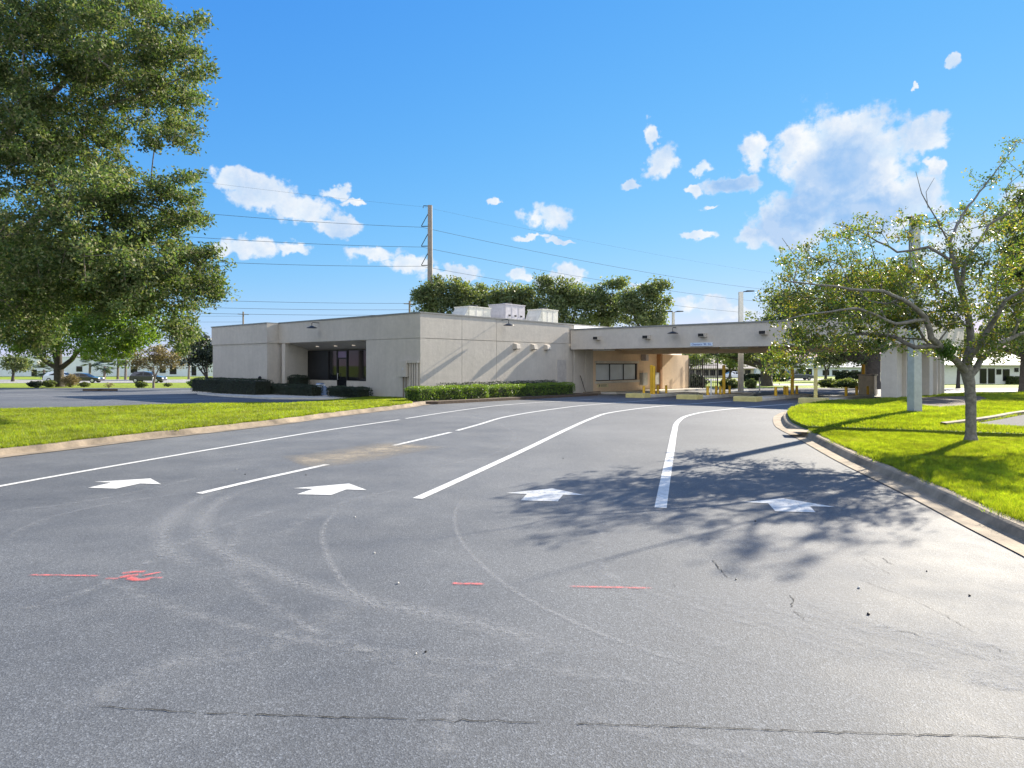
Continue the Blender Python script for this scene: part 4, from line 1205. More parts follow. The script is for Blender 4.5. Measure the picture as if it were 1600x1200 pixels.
# --- big live oak whose trunk stands out of frame at left
YA_ = 22.0
ra = np.random.default_rng(31)
bx = (-20.5, 22.5, 0.0)
bz = (bx[0], bx[1], zg(22.5))
def AP(u, v, y, r): return at(u, v, y) + (r,)
limbs = [
    [bz + (0.62,), (bx[0], bx[1], 1.0, 0.5), (bx[0] + 0.1, bx[1], 3.2, 0.46)],
    [(bx[0] + 0.1, bx[1], 3.2, 0.34), AP(-60, 330, 23.5, 0.26), AP(20, 200, 24, 0.17), AP(110, 120, 23.5, 0.08), AP(200, 70, 22.5, 0.03)],
    [(bx[0] + 0.1, bx[1], 3.2, 0.30), AP(-30, 420, 21.5, 0.24), AP(70, 330, 22.5, 0.14), AP(160, 300, 22.6, 0.07), AP(260, 330, 22, 0.025)],
    [(bx[0] + 0.1, bx[1], 3.0, 0.26), AP(-20, 470, 22.5, 0.18), AP(100, 420, 22.5, 0.13), AP(220, 420, 22.5, 0.07), AP(310, 450, 22.5, 0.03)],
    [(bx[0] + 0.1, bx[1], 3.2, 0.34), AP(-200, 250, 23, 0.24), AP(-260, 100, 23, 0.12)],
    [(bx[0] + 0.1, bx[1], 3.2, 0.30), AP(-120, 250, 25, 0.22), AP(-20, 90, 26, 0.12)],
    [AP(60, 250, 22.5, 0.07), AP(105, 190, 22.6, 0.05), AP(180, 160, 22.4, 0.03), AP(290, 120, 21.6, 0.012)],
]
lobes = [(120, 100, 170, 140, 1.2), (225, 70, 70, 70, 1), (264, 152, 42, 44, .9), (70, 240, 120, 90, 1.1), (110, 215, 75, 45, .9), (190, 330, 95, 62, 1.2), (235, 430, 82, 58, 1.2), (100, 400, 110, 80, 1.1),
         (292, 445, 36, 42, .8), (262, 500, 40, 34, .8), (262, 352, 36, 46, 1), (264, 294, 34, 14, .8), (20, 420, 70, 80, 1), (14, 490, 38, 55, 1), (40, 30, 90, 60, .8), (290, 400, 34, 30, .8), (150, 460, 90, 40, .9), (280, 60, 22, 36, .5)]
LL = [(u, v, YA_ + ra.uniform(-1.5, 1.5), ru, rv, 3.0, wt) for u, v, ru, rv, wt in lobes]
c1 = lobe_points(LL, 1650, ra, 0.5)
spr = []
for u, v, du, dv in ((318, 112, -30, 6), (310, 35, -30, 14), (306, 155, -40, 0), (300, 205, -36, -20), (285, 225, -30, -25), (325, 395, -30, 0), (338, 455, -40, -8), (330, 440, -40, -5), (300, 275, -40, 8), (302, 312, -30, 0), (296, 520, -25, -25), (280, 535, -15, -30), (240, 225, -15, -20), (60, 545, -10, -30), (235, 10, -20, 10), (305, 80, -25, 0), (312, 340, -30, 0)):
    for q in range(7):
        x = q / 6.0 - 0.25
        spr.append(at(u + du * x + ra.normal() * 3, v + dv * x + ra.normal() * 3, 21.5 + ra.normal() * 0.6))
c2 = lobe_points([(-150, 150, 23, 170, 190, 5.5), (-180, 360, 23, 180, 140, 5.5), (-40, 100, 26, 140, 140, 3)], 600, ra, 0.5)
cl = np.concatenate([c1, np.array(spr), c2])
tree('live_oak', 'huge dark live oak filling the upper left, leaning into view', 'tree', bz, limbs, cl, 100, 0.19, (0.125, 0.06), L_oak, G_bark, ra, bias=0.2, step=0.55, r_tip=0.007, flat=0.7, wob=0.12, power=2.4, rmax=0.12, sides=5)

# --- oak beyond the left lot
rb = np.random.default_rng(41)
bb = gp(92, 604, 0.0)
yb = bb[1]
limbs = [
    [bb + (0.62,), AP(92, 597, yb, 0.46), AP(92, 580, yb, 0.42), AP(91, 573, yb, 0.42)],
    [AP(91, 573, yb, 0.34), AP(92, 545, yb, 0.28), AP(94, 500, yb, 0.2), AP(100, 440, yb, 0.1)],
    [AP(90, 575, yb, 0.28), AP(72, 565, yb, 0.24), AP(50, 548, yb - 1, 0.16), AP(10, 510, yb - 2, 0.08)],
    [AP(93, 577, yb, 0.28), AP(112, 562, yb, 0.24), AP(140, 530, yb - 1, 0.16), AP(190, 500, yb - 2, 0.08)],
    [AP(91, 573, yb, 0.24), AP(84, 550, yb + 1, 0.2), AP(70, 500, yb + 2, 0.12)],
]
LL = [(u, v, yb + dy, ru, rv, 4.5, 1) for u, v, ru, rv, dy in ((95, 470, 105, 50, 0), (30, 480, 70, 55, -2), (170, 500, 75, 45, -2), (120, 420, 110, 55, 0), (210, 505, 42, 38, -3), (60, 530, 55, 24, -3), (140, 535, 60, 24, -3), (190, 545, 30, 18, -3))]
tree('oak_tree', 'bright green oak with a thick low forked trunk beyond the left lot', 'tree', bb, limbs, lobe_points(LL, 760, rb, 0.45), 80, 0.55, (0.27, 0.16), L_green, G_bark_dark, rb, bias=0.2, step=1.0, r_tip=0.015, sides=5, rmax=0.16, power=2.4)

# --- generic trees seen farther off
def far_tree(name, lab, u, vb, Y, lobes, n, per, blob, leaf, lm, bm, seed, tr=0.3, group=None, fork=0.45, cat='tree', **k):
    r = np.random.default_rng(seed)
    x = (u - U0) / F * Y
    base = (x, Y, zg(Y))
    n0 = len(lobes)
    zt = max(H - (l[1] - V0) / F * Y for l in lobes)
    zf = base[2] + (zt - base[2]) * fork
    limbs = [[base + (tr * 1.3,), (x, Y, base[2] + 0.5, tr), (x + 0.1, Y, zf, tr * 0.85)]]
    for l in lobes:
        p = at(l[0], l[1], Y)
        m = ((x + p[0]) / 2 + r.normal() * 0.2, Y, (zf + p[2]) / 2 + 0.15, tr * 0.5)
        limbs.append([(x + 0.1, Y, zf, tr * 0.6), m, tuple(p) + (tr * 0.22,)])
    lobes = list(lobes) + [(l[0] + r.uniform(-1, 1) * l[2], l[1] + r.uniform(-1.1, 0.4) * l[3], l[2] * r.uniform(0.2, 0.4), l[3] * r.uniform(0.2, 0.45)) for l in lobes for _ in range(3)]
    LL = [(l[0], l[1], Y, l[2], l[3], max(1.0, l[2] / F * Y * 0.9), 1 if i_ < n0 else 3.5) for i_, l in enumerate(lobes)]
    return tree(name, lab, cat, base, limbs, lobe_points(LL, n, r, 0.45), per, blob, leaf, lm, bm, r, group, step=0.8, r_tip=0.012, sides=4, rmax=tr * 0.5, power=2.4, **k)
BG = 'oaks standing behind the building'
far_tree('oak_tree', 'rounded oak behind the roof, touching the transmission pole', 695, 600, 66, [(690, 462, 42, 30), (672, 475, 26, 22), (718, 470, 32, 28), (690, 494, 48, 12)], 140, 75, 0.42, (0.27, 0.16), L_far, G_bark_dark, 51, 0.28, BG)
far_tree('oak_tree', 'smaller oak behind the roof, between the pole and the grey unit', 755, 600, 68, [(752, 470, 30, 24), (775, 478, 26, 20), (760, 496, 40, 10)], 95, 75, 0.42, (0.27, 0.16), L_far, G_bark_dark, 52, 0.25, BG)
far_tree('oak_tree', 'oak behind the roof directly above the grey rooftop unit', 800, 600, 65, [(800, 463, 32, 24), (825, 478, 24, 20), (782, 480, 22, 18), (806, 498, 40, 10)], 120, 75, 0.42, (0.27, 0.16), L_far, G_bark_dark, 53, 0.28, BG)
far_tree('oak_tree', 'tallest dark oak behind the roof, right of the last rooftop unit', 885, 600, 64, [(880, 462, 36, 27), (905, 470, 30, 26), (860, 480, 24, 24), (884, 502, 46, 12)], 150, 75, 0.44, (0.27, 0.16), L_far, G_bark_dark, 54, 0.3, BG)
far_tree('oak_tree', 'oak behind the canopy roof in the middle of the right cluster', 950, 600, 66, [(945, 470, 28, 26), (962, 482, 24, 22), (945, 502, 40, 10)], 110, 75, 0.42, (0.27, 0.16), L_far, G_bark_dark, 55, 0.26, BG)
far_tree('oak_tree', 'oak at the right end of the cluster behind the canopy roof', 1010, 600, 62, [(1008, 472, 34, 26), (985, 480, 26, 22), (1028, 485, 20, 20), (1010, 502, 36, 9)], 130, 75, 0.42, (0.27, 0.16), L_far, G_bark_dark, 56, 0.28, BG)
OB = 'oaks beyond the drive-through'
far_tree('oak_tree', 'oak with a leaning dark trunk seen under the canopy beside the pale column', 1198, 604, 72, [(1235, 480, 42, 26), (1205, 510, 40, 26), (1265, 500, 40, 34), (1150, 552, 42, 12), (1230, 553, 36, 18), (1110, 552, 34, 9)], 240, 80, 0.42, (0.27, 0.16), L_far, G_bark_dark, 57, 0.55, OB, 0.22)
far_tree('oak_tree', 'massive dark oak trunk and crown seen just left of the ribbed pier', 1360, 606, 58, [(1340, 470, 60, 45), (1395, 450, 50, 50), (1300, 520, 46, 30), (1320, 555, 40, 16), (1290, 560, 22, 10)], 300, 80, 0.42, (0.25, 0.15), L_far, G_bark_dark, 58, 0.8, OB, 0.3)
far_tree('oak_tree', 'dark dense tree at the right edge behind the young tree', 1600, 600, 46, [(1600, 420, 50, 60), (1640, 380, 60, 60), (1570, 500, 40, 40), (1610, 540, 60, 28), (1555, 545, 26, 18)], 330, 80, 0.36, (0.22, 0.13), L_far, G_bark_dark, 59, 0.3, OB, 0.25)
far_tree('oak_tree', 'thin tree before the white building right of the piers', 1497, 600, 60, [(1490, 545, 30, 16), (1510, 530, 26, 16)], 60, 70, 0.35, (0.22, 0.13), L_far, G_bark_dark, 60, 0.16, OB, 0.5)
far_tree('small_tree', 'small bronze leaved tree on the verge in front of the dark car', 240, 606, 62, [(243, 560, 30, 18), (262, 568, 20, 12), (228, 570, 16, 10)], 70, 70, 0.30, (0.17, 0.10), L_copper, G_bark, 61, 0.10, None, 0.35)
far_tree('small_tree', 'dark round tree at the far end of the left wing', 322, 606, 55, [(318, 556, 22, 20), (334, 548, 18, 18), (304, 566, 14, 10)], 80, 70, 0.32, (0.20, 0.12), L_hedge_dark, G_bark_dark, 62, 0.12, None, 0.3)
far_tree('small_tree', 'pale green tree crown over the far white building', 295, 600, 120, [(292, 545, 16, 10), (310, 538, 12, 9), (282, 552, 10, 6)], 60, 60, 0.5, (0.4, 0.25), L_far, G_bark, 63, 0.2, None, 0.5)
FT = 'trees far behind the cross street'
for i, (u, v, ru, rv, lab) in enumerate([(1075, 560, 26, 12, 'far tree behind the iron fence'), (1140, 563, 20, 9, 'far tree over the beige office'), (1290, 560, 22, 12, 'far bluish tree left of the beige machine'), (1480, 560, 24, 14, 'far tree between the piers and the young tree trunk'),
                                        (1190, 558, 22, 14, 'far bluish tree by the leaning oak trunk'), (20, 566, 18, 10, 'far tree at the left picture edge'), (1095, 505, 0, 0, '')]):
    if not ru: continue
    far_tree('street_tree', lab, u, 600, 105, [(u, v, ru, rv), (u + ru * 0.6, v + 5, ru * 0.6, rv * 0.7)], 60, 60, 0.5, (0.36, 0.2), L_far, G_bark_dark, 70 + i, 0.22, FT, 0.4)

# --- two oaks past the left picture edge, mirrored in the entrance glass
far_tree('oak_tree', 'oak left of the picture, mirrored in the entrance glass', -706, 610, 42, [(-706, 420, 110, 80), (-630, 450, 80, 60), (-790, 450, 80, 60)], 260, 70, 0.45, (0.30, 0.18), L_far, G_bark_dark, 64, 0.4)
far_tree('oak_tree', 'second oak left of the picture, beyond the mirrored one', -900, 610, 48, [(-900, 420, 110, 90), (-820, 450, 80, 60), (-980, 450, 80, 60)], 200, 70, 0.5, (0.34, 0.2), L_far, G_bark_dark, 65, 0.4)
# --- palms on the far verge
def palm(u, Y, h, crown, lab, seed):
    r = random.Random(seed)
    x = (u - U0) / F * Y
    e = empty('fan_palm', (x, Y, zg(Y)), 0, label=lab, cat='palm tree', group='palms on the far verge')
    MB().tube([(0, 0, -0.2), (0.05, 0, h * 0.5), (0.1, 0, h)], [0.24, 0.2, 0.2], 10).build('trunk', G_bark, e)
    P = []
    for i in range(34):
        a, el = r.uniform(0, 6.283), r.uniform(-0.7, 1.2)
        L = crown * r.uniform(0.7, 1.1)
        c = Vector((0.1 + math.cos(a) * math.cos(el) * L * 0.55, math.sin(a) * math.cos(el) * L * 0.55, h + math.sin(el) * L * 0.55))
        out = Vector((math.cos(a) * math.cos(el), math.sin(a) * math.cos(el), math.sin(el)))
        sd_ = out.cross(Vector((0, 0, 1))).normalized()
        upv = sd_.cross(out)
        for k in range(9):
            w_ = (k - 4) / 4 * 1.25
            d = (out * math.cos(w_) + sd_ * math.sin(w_)).normalized()
            q = d.cross(upv).normalized() * 0.13
            tip = c + d * L * 0.5 - Vector((0, 0, 0.12 * L * r.random()))
            P.append([c - q, c + q, tip + q * 0.3, tip - q * 0.3])
    fast_mesh('crown', np.array([[tuple(p) for p in q] for q in P]), 4, L_palm, e)
palm(68, 118, 1.8, 2.3, 'low shaggy palm left of the forked oak trunk', 1)
palm(140, 122, 3.0, 2.0, 'leftmost palm of the clump right of the oak trunk', 2)
palm(163, 118, 2.4, 2.2, 'bushy palm in the middle of the clump right of the oak trunk', 3)
palm(184, 120, 3.4, 1.8, 'palm with a bare straight trunk in the clump', 4)
palm(196, 116, 3.6, 1.8, 'palm with a leaning pale trunk, rightmost of the clump', 5)

# --- clipped hedges and shrubs
def hedge(name, lab, p, rot, L, D, h, lm, n, leaf=(0.055, 0.032), cat='hedge', group=None, wave=0.018, seed=1, dens=None):
    r = np.random.default_rng(seed)
    e = empty(name, p, rot, label=lab, cat=cat, group=group)
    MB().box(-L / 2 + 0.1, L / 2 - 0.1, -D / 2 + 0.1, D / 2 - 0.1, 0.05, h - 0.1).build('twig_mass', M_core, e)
    areas = np.array([L * D, L * h, L * h, D * h, D * h])
    f = r.choice(5, n, p=areas / areas.sum())
    a, b_ = r.uniform(-0.5, 0.5, n), r.uniform(-0.5, 0.5, n)
    q = np.empty((n, 3))
    q[:, 0] = np.where(f < 3, a * L, np.where(f == 3, -L / 2, L / 2))
    q[:, 1] = np.where(f == 0, b_ * D, np.where(f == 1, -D / 2, np.where(f == 2, D / 2, a * D)))
    q[:, 2] = np.where(f == 0, h, (b_ + 0.5) * h)
    bul = wave * (np.sin(q[:, 0] * 3.1 + seed) + np.sin(q[:, 0] * 7.3 + q[:, 2] * 5 + q[:, 1] * 4))
    c = np.array([0, 0, h / 2])
    dirn = (q - c) / np.array([L, D, h])
    q += np.sign(dirn) * (np.abs(dirn) > 0.42) * bul[:, None]
    cut = 0.04
    q += r.normal(size=(n, 3)) * cut * 0.55
    # rounded top edges
    edge = (np.abs(q[:, 1]) > D / 2 - 0.12) & (q[:, 2] > h - 0.12)
    q[edge, 2] -= 0.06
    thin = (q[:, 2] < 0.25 * h) & (r.random(n) < 0.45)
    q = q[~thin]
    fast_mesh('leaf_mass', leaf_quads(q, leaf[0], leaf[1], r, 0.3), 4, lm, e)
    return e
HG = 'clipped hedges along the building'
hz = gz(0, -1.5) + 0.13
def hedge_st(s0, s1, t, D, h, *a, name='hedge', lab='', **k):
    return hedge(name, lab, W((s0 + s1) / 2, t, gz((s0 + s1) / 2, t) + 0.10), ROT, s1 - s0, D, h, *a, **k)
s_a, s_b, s_c = s_on(641, -1.6), s_on(751, -1.6), s_on(890, -1.6)
hedge_st(s_a, s_b - 0.05, -1.7, 1.0, 0.66, L_hedge, 15000, lab='sunlit clipped hedge at the building corner', group=HG, seed=1)
hedge_st(s_b + 0.05, s_c, -1.5, 1.0, 0.68, L_hedge, 19000, lab='long clipped hedge against the side wall, mostly in canopy shade', group=HG, seed=2)
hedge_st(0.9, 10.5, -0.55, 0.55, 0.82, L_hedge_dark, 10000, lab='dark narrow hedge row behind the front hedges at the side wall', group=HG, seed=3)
def hedge_t(u0, u1, s, D, h, lm, n, lab, name='hedge', cat='hedge', seed=4, z=0.1, **k):
    t0, t1 = t_on(u0, s), t_on(u1, s)
    return hedge(name, lab, W(s, (t0 + t1) / 2, gz(s, (t0 + t1) / 2) + z), ROT + math.pi / 2, abs(t1 - t0), D, h, lm, n, cat=cat, group=HG, seed=seed, **k)
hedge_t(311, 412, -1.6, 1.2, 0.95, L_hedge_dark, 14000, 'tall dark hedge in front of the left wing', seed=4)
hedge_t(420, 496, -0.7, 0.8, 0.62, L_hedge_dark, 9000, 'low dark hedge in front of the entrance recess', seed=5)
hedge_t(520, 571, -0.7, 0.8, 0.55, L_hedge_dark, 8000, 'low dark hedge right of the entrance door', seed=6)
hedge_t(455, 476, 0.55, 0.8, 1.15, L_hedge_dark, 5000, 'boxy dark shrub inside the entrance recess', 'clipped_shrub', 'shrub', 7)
def shrub(u, v, ru, h, lm, lab, seed, leaf=(0.09, 0.05), n=2600, cat='shrub', dz=0.0, name='shrub'):
    p = gp(u, v, dz)
    r = np.random.default_rng(seed)
    e = empty(name, p, 0, label=lab, cat=cat, group='shrubs on the verges')
    R = ru / F * p[1]
    d = r.normal(size=(n, 3))
    d /= np.linalg.norm(d, axis=1)[:, None]
    rr_ = r.random(n) ** 0.4
    lump = 1 + 0.25 * np.sin(d[:, 0] * 5 + seed) * np.cos(d[:, 1] * 4 + d[:, 2] * 6)
    q = d * (rr_ * lump)[:, None] * np.array([R, R * 0.8, h / 2]) + np.array([0, 0, h * 0.5])
    fast_mesh('leaf_mass', leaf_quads(q, leaf[0], leaf[1], r, 0.3), 4, lm, e)
    st = MB()
    for i in range(7):
        a = i * 0.9
        st.tube([(0, 0, -0.05), (math.cos(a) * R * 0.5, math.sin(a) * R * 0.4, h * 0.7)], [0.025, 0.008], 5)
    st.build('stem', G_twig, e)
shrub(55, 605.5, 11, 0.62, L_hedge_dark, 'dark low clipped shrub at the left edge of the oak bed', 81, (0.14, 0.08))
shrub(76, 604.5, 10, 0.66, L_far, 'green low shrub between the dark one and the oak trunk', 82, (0.14, 0.08))
shrub(110, 604.5, 14, 1.25, L_brown, 'dry pale brown shrub at the right foot of the oak', 83, (0.12, 0.07))
shrub(132, 604.5, 8, 0.5, L_far, 'tiny olive shrub right of the dry brown one', 84, (0.12, 0.07), 900)
shrub(170, 605.5, 7, 0.5, L_brown, 'sparse twiggy shrub alone on the verge', 85, (0.1, 0.05), 250)
shrub(221, 605.5, 9, 0.6, L_far, 'round green shrub left of the white marker post', 86, (0.12, 0.07))
shrub(262, 604, 7, 0.4, L_far, 'low grey-green shrub right of the bronze tree', 87, (0.12, 0.07), 500)
shrub(306, 605.5, 12, 0.85, L_hedge, 'leafy green shrub at the outer end of the left wing', 88, (0.14, 0.08))
for u0, u1, v, h, lab, sd_ in ((1073, 1105, 608.0, 1.25, 'dark shrub row behind the iron fence', 91), (1124, 1156, 608.0, 0.9, 'leafy dark hedge left of the pale column', 92), (1164, 1182, 607.0, 0.9, 'leafy hedge right of the pale column', 93), (1276, 1312, 605.5, 0.85, 'dark spreading shrub beyond the third island', 94), (1304, 1345, 606.5, 0.9, 'leafy shrub row before the massive oak', 95)):
    shrub((u0 + u1) / 2, v, (u1 - u0) / 2, h, L_far if sd_ > 91 else L_hedge_dark, lab, sd_, (0.15, 0.09), 4000)
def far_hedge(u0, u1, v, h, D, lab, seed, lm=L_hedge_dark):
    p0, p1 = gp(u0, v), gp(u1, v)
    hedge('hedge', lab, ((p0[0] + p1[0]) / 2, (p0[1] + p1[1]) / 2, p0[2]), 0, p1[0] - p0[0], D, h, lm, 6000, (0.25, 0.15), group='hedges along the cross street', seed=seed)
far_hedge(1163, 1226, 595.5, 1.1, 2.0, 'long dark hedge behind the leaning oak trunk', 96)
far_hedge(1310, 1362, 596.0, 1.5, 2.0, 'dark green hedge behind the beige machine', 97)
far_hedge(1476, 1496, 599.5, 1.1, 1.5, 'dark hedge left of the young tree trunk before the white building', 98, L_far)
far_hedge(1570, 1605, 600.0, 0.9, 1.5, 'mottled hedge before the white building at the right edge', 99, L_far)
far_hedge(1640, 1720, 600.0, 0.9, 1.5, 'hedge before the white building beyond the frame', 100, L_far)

# ------------------------------------------------------------------ cars
def car(p, rot, paintm, lab, suv=True):
    e = empty('car', p, rot, label=lab, cat='car', group='cars on the streets')
    hw = 0.90
    if suv:
        low = [(-2.25, 0.32), (2.2, 0.30), (2.28, 0.60), (2.15, 0.86), (1.0, 1.02), (-2.2, 1.06), (-2.32, 0.6)]
        cab = [(1.05, 1.0), (0.35, 1.55), (-0.4, 1.66), (-1.7, 1.60), (-2.2, 1.04)]
    else:
        low = [(-2.3, 0.30), (2.25, 0.28), (2.32, 0.52), (2.1, 0.74), (0.95, 0.90), (-1.6, 0.96), (-2.25, 0.92), (-2.35, 0.55)]
        cab = [(1.0, 0.88), (0.15, 1.36), (-0.5, 1.44), (-1.1, 1.38), (-1.9, 0.94)]
    MB().prism([(x, -hw, z) for x, z in low], (0, 2 * hw, 0)).build('body', paintm, e, bevel=0.06)
    n = len(cab)
    vs = [(x, -hw * (0.95 if z < 1.1 else 0.74), z) for x, z in cab] + [(x, hw * (0.95 if z < 1.1 else 0.74), z) for x, z in cab]
    MB().add(vs, [tuple(range(n - 1, -1, -1)), tuple(range(n, 2 * n))] + [(i, (i + 1) % n, n + (i + 1) % n, n + i) for i in range(n)]).build('cabin', paintm, e, bevel=0.03)
    for sd_ in (-1, 1):
        def wq(x, z, o=0.012):
            f_ = 0.95 + (0.74 - 0.95) * (z - cab[0][1]) / (cab[1][1] - cab[0][1])
            return (x, sd_ * (hw * f_ + o), z)
        zt, zb_ = cab[1][1] - 0.06, cab[0][1] + 0.07
        for x0, x1, xt0, xt1 in ((-0.35, cab[0][0] - 0.22, -0.35, cab[1][0] - 0.05), (-1.45, -0.45, -1.3, -0.45)):
            a = [wq(x0, zb_), wq(x1, zb_), wq(xt1, zt), wq(xt0, zt)]
            if sd_ > 0: a = a[::-1]
            MB().add(a, [(0, 1, 2, 3)]).build('side_window', M_glass, e)
    for i, j in ((0, 1), (n - 2, n - 1)):
        (xa, za), (xb, zb_) = cab[i], cab[j]
        o = 0.015 if i == 0 else -0.015
        lo, hi = ((xa, za), (xb, zb_)) if za < zb_ else ((xb, zb_), (xa, za))
        def mix_(t): return (lo[0] + (hi[0] - lo[0]) * t + o, lo[1] + (hi[1] - lo[1]) * t + 0.012)
        p0_, p1_ = mix_(0.12), mix_(0.88)
        MB().add([(p0_[0], -hw * 0.85, p0_[1]), (p0_[0], hw * 0.85, p0_[1]), (p1_[0], hw * 0.68, p1_[1]), (p1_[0], -hw * 0.68, p1_[1])], [(0, 1, 2, 3)]).build('windscreen' if i == 0 else 'rear_window', M_glass, e)
    for x in (-1.42, 1.42):
        for sd_ in (-1, 1):
            wl = MB()
            wl.lathe([(0.20, -0.11), (0.33, -0.11), (0.345, -0.06), (0.345, 0.06), (0.33, 0.11), (0.20, 0.11)], (0, 0, 0), 20)
            wl.v = [(a, c, b_) for a, b_, c in wl.v]
            tw_ = wl.build('wheel', M_tyre, e)
            tw_.location = (x, sd_ * 0.82, 0.345)
            rm = MB().lathe([(0.05, 0.12), (0.20, 0.115), (0.21, 0.08)][::-1], (0, 0, 0), 16)
            rm.v = [(a, c * sd_, b_) for a, b_, c in rm.v]
            rm.build('rim', M_rim, tw_)
    for sd_ in (-1, 1):
        MB().box(2.16, 2.27, sd_ * 0.62 - 0.2, sd_ * 0.62 + 0.2, 0.60, 0.74).build('headlight', M_lens, e)
        MB().box(-2.31, -2.2, sd_ * 0.70 - 0.13, sd_ * 0.70 + 0.13, 0.72, 0.92).build('tail_light', M_redlens, e)
def on_ground(u, v):
    return gp(u, v, 0.0)
car(on_ground(232, 598), 0.10, M_car_navy, 'dark navy car on the street behind the bronze tree', True)
car(on_ground(133, 598), 0.10, M_car_black, 'dark car on the street just right of the forked oak trunk', False)
car(on_ground(97, 597.2), 0.10, M_car_silver, 'pale silver car mostly hidden behind the forked oak trunk', True)
car(on_ground(1150, 592.3), 0.0, M_car_white, 'white car on the cross street left of the pale column', False)
car(on_ground(1248, 594), 0.0, M_car_grey, 'dark grey car on the cross street under the hanging branch', True)

# ------------------------------------------------------------------ far buildings
def far_building(u0, u1, vt, Y, depth, mat, wins, lab, zroof=None, roof=None, rot=0.0):
    x0, x1 = (u0 - U0) / F * Y, (u1 - U0) / F * Y
    zb = zg(Y)
    h = H - (vt - V0) / F * Y - zb
    e = empty('far_building', ((x0 + x1) / 2, Y, zb), rot, label=lab, cat='building', group='buildings across the streets')
    L = x1 - x0
    MB().box(-L / 2, L / 2, 0, depth, -0.3, h).build('wall', mat, e)
    MB().box(-L / 2 - 0.15, L / 2 + 0.15, -0.15, depth + 0.15, h, h + 0.18).build('parapet', roof or mat, e)
    if zroof:
        o = 0.8
        MB().hexa([(-L / 2 - o, -o, h + 0.18), (L / 2 + o, -o, h + 0.18), (L / 2 + o, depth + o, h + 0.18), (-L / 2 - o, depth + o, h + 0.18), (-L / 2 + 3, depth * 0.45, h + zroof), (L / 2 - 3, depth * 0.45, h + zroof), (L / 2 - 3, depth * 0.55, h + zroof), (-L / 2 + 3, depth * 0.55, h + zroof)]).build('roof', roof or M_roofblue, e)
    for (ua, ub, va, vb, nm) in wins:
        xa, xb = (ua - U0) / F * Y - (x0 + x1) / 2, (ub - U0) / F * Y - (x0 + x1) / 2
        za, zb2 = H - (vb - V0) / F * Y - zb, H - (va - V0) / F * Y - zb
        f_ = MB().box(xa - 0.1, xb + 0.1, -0.06, 0.0, max(za - 0.1, -0.1), zb2 + 0.1).build(nm, M_dark, e)
        MB().box(xa, xb, -0.09, -0.062, max(za, 0.0), zb2).build('pane', M_glass, f_)
    return e
far_building(-120, 335, 558, 150, 30, M_bldgwhite, [(50, 57, 578, 587, 'door'), (250, 258, 572, 582, 'window'), (266, 275, 570, 584, 'window'), (205, 214, 574, 582, 'window'), (300, 306, 574, 586, 'door'), (120, 128, 573, 580, 'window')], 'long low white building across the street at left')
far_building(1050, 1178, 577, 135, 18, M_bldgbeige, [(1066 + 11 * i, 1073 + 11 * i, 578.5, 586, 'window') for i in range(10)], 'beige office with a row of dark windows and hipped roof, behind the column', 3.2, M_bldgbeige)
far_building(1182, 1272, 572, 150, 18, M_bldgwhite, [(1190 + 14 * i, 1198 + 14 * i, 577, 586, 'window') for i in range(6)], 'pale blue-white building behind the hanging branch', 2.2)
far_building(1276, 1376, 575, 150, 18, M_bldgwhite, [(1286 + 15 * i, 1295 + 15 * i, 579, 586, 'window') for i in range(6)], 'pale building with blue-grey roof behind the beige machine', 2.6)
far_building(1470, 1760, 572.5, 84, 16, paint('far_cream_wall', (0.66, 0.66, 0.60), 0.8, var=0.06), [(1532, 1540, 577, 598, 'door'), (1545, 1553, 577, 598, 'door'), (1558, 1563, 578, 584, 'window'), (1568, 1576, 578, 594, 'door'), (1586, 1590, 576, 580, 'window')], 'cream white single storey building behind the young tree', 2.4)
# small things on the verge and at the entrance
p = gp(239, 606)
e = empty('marker_post', p, 0, label='thin white marker post before the bronze tree', cat='post')
MB().box(-0.05, 0.05, -0.04, 0.04, -0.1, 1.25).build('post_shaft', M_white_paint, e)
MB().box(-0.055, 0.055, -0.045, 0.045, 1.02, 1.12).build('band', M_dark, e)
for u, lab in ((145, 'left of two dark wheel stops at the end of the left lot'), (168, 'right of two dark wheel stops at the end of the left lot')):
    p = gp(u, 611)
    e = empty('wheel_stop', p, 0.0, label=lab, cat='wheel stop', group='wheel stops in the left lot')
    MB().prism([(-0.75, -0.1, 0), (-0.75, 0.1, 0), (-0.75, 0.07, 0.16), (-0.75, -0.07, 0.16)], (1.5, 0, 0)).build('block_body', M_mulch, e)
p = W(-1.0, 13.9, gz(-1, 13.9) + 0.1)
e = empty('ash_post', p, ROT, label='slim grey post with dark cap beside the left wing hedge', cat='post')
MB().tube([(0, 0, -0.1), (0, 0, 0.85)], 0.05, 10).build('post_shaft', M_unit_grey, e)
MB().lathe([(0.05, 0.85), (0.11, 0.88), (0.11, 1.05), (0.04, 1.12)], (0, 0, 0), 12).build('post_cap', M_black, e)
tt = t_on(504, 0.6)
e = empty('waste_bin', W(0.6, tt + 0.25, gz(0.6, tt) + 0.1), ROT, label='pale blue-grey bin in the entrance recess, left of the door', cat='bin')
MB().lathe([(0.22, 0.0), (0.24, 0.3), (0.27, 0.62), (0.23, 0.66)], (0, 0, 0), 14).build('tub', M_bag, e)
MB().lathe([(0.25, 0.66), (0.22, 0.70), (0.08, 0.72)], (0, 0, 0), 14).build('lid', M_blue, e)
e = empty('water_jug', W(0.5, tt - 0.35, gz(0.6, tt) + 0.1), ROT, label='blue rounded jug beside the pale bin at the entrance', cat='jug')
MB().lathe([(0.2, 0.0), (0.21, 0.35), (0.14, 0.48), (0.06, 0.54), (0.06, 0.6)], (0, 0, 0), 14).build('jug_body', M_blue, e)
MB().lathe([(0.07, 0.58), (0.07, 0.63), (0.04, 0.64)], (0, 0, 0), 10).build('stopper', M_white_paint, e)

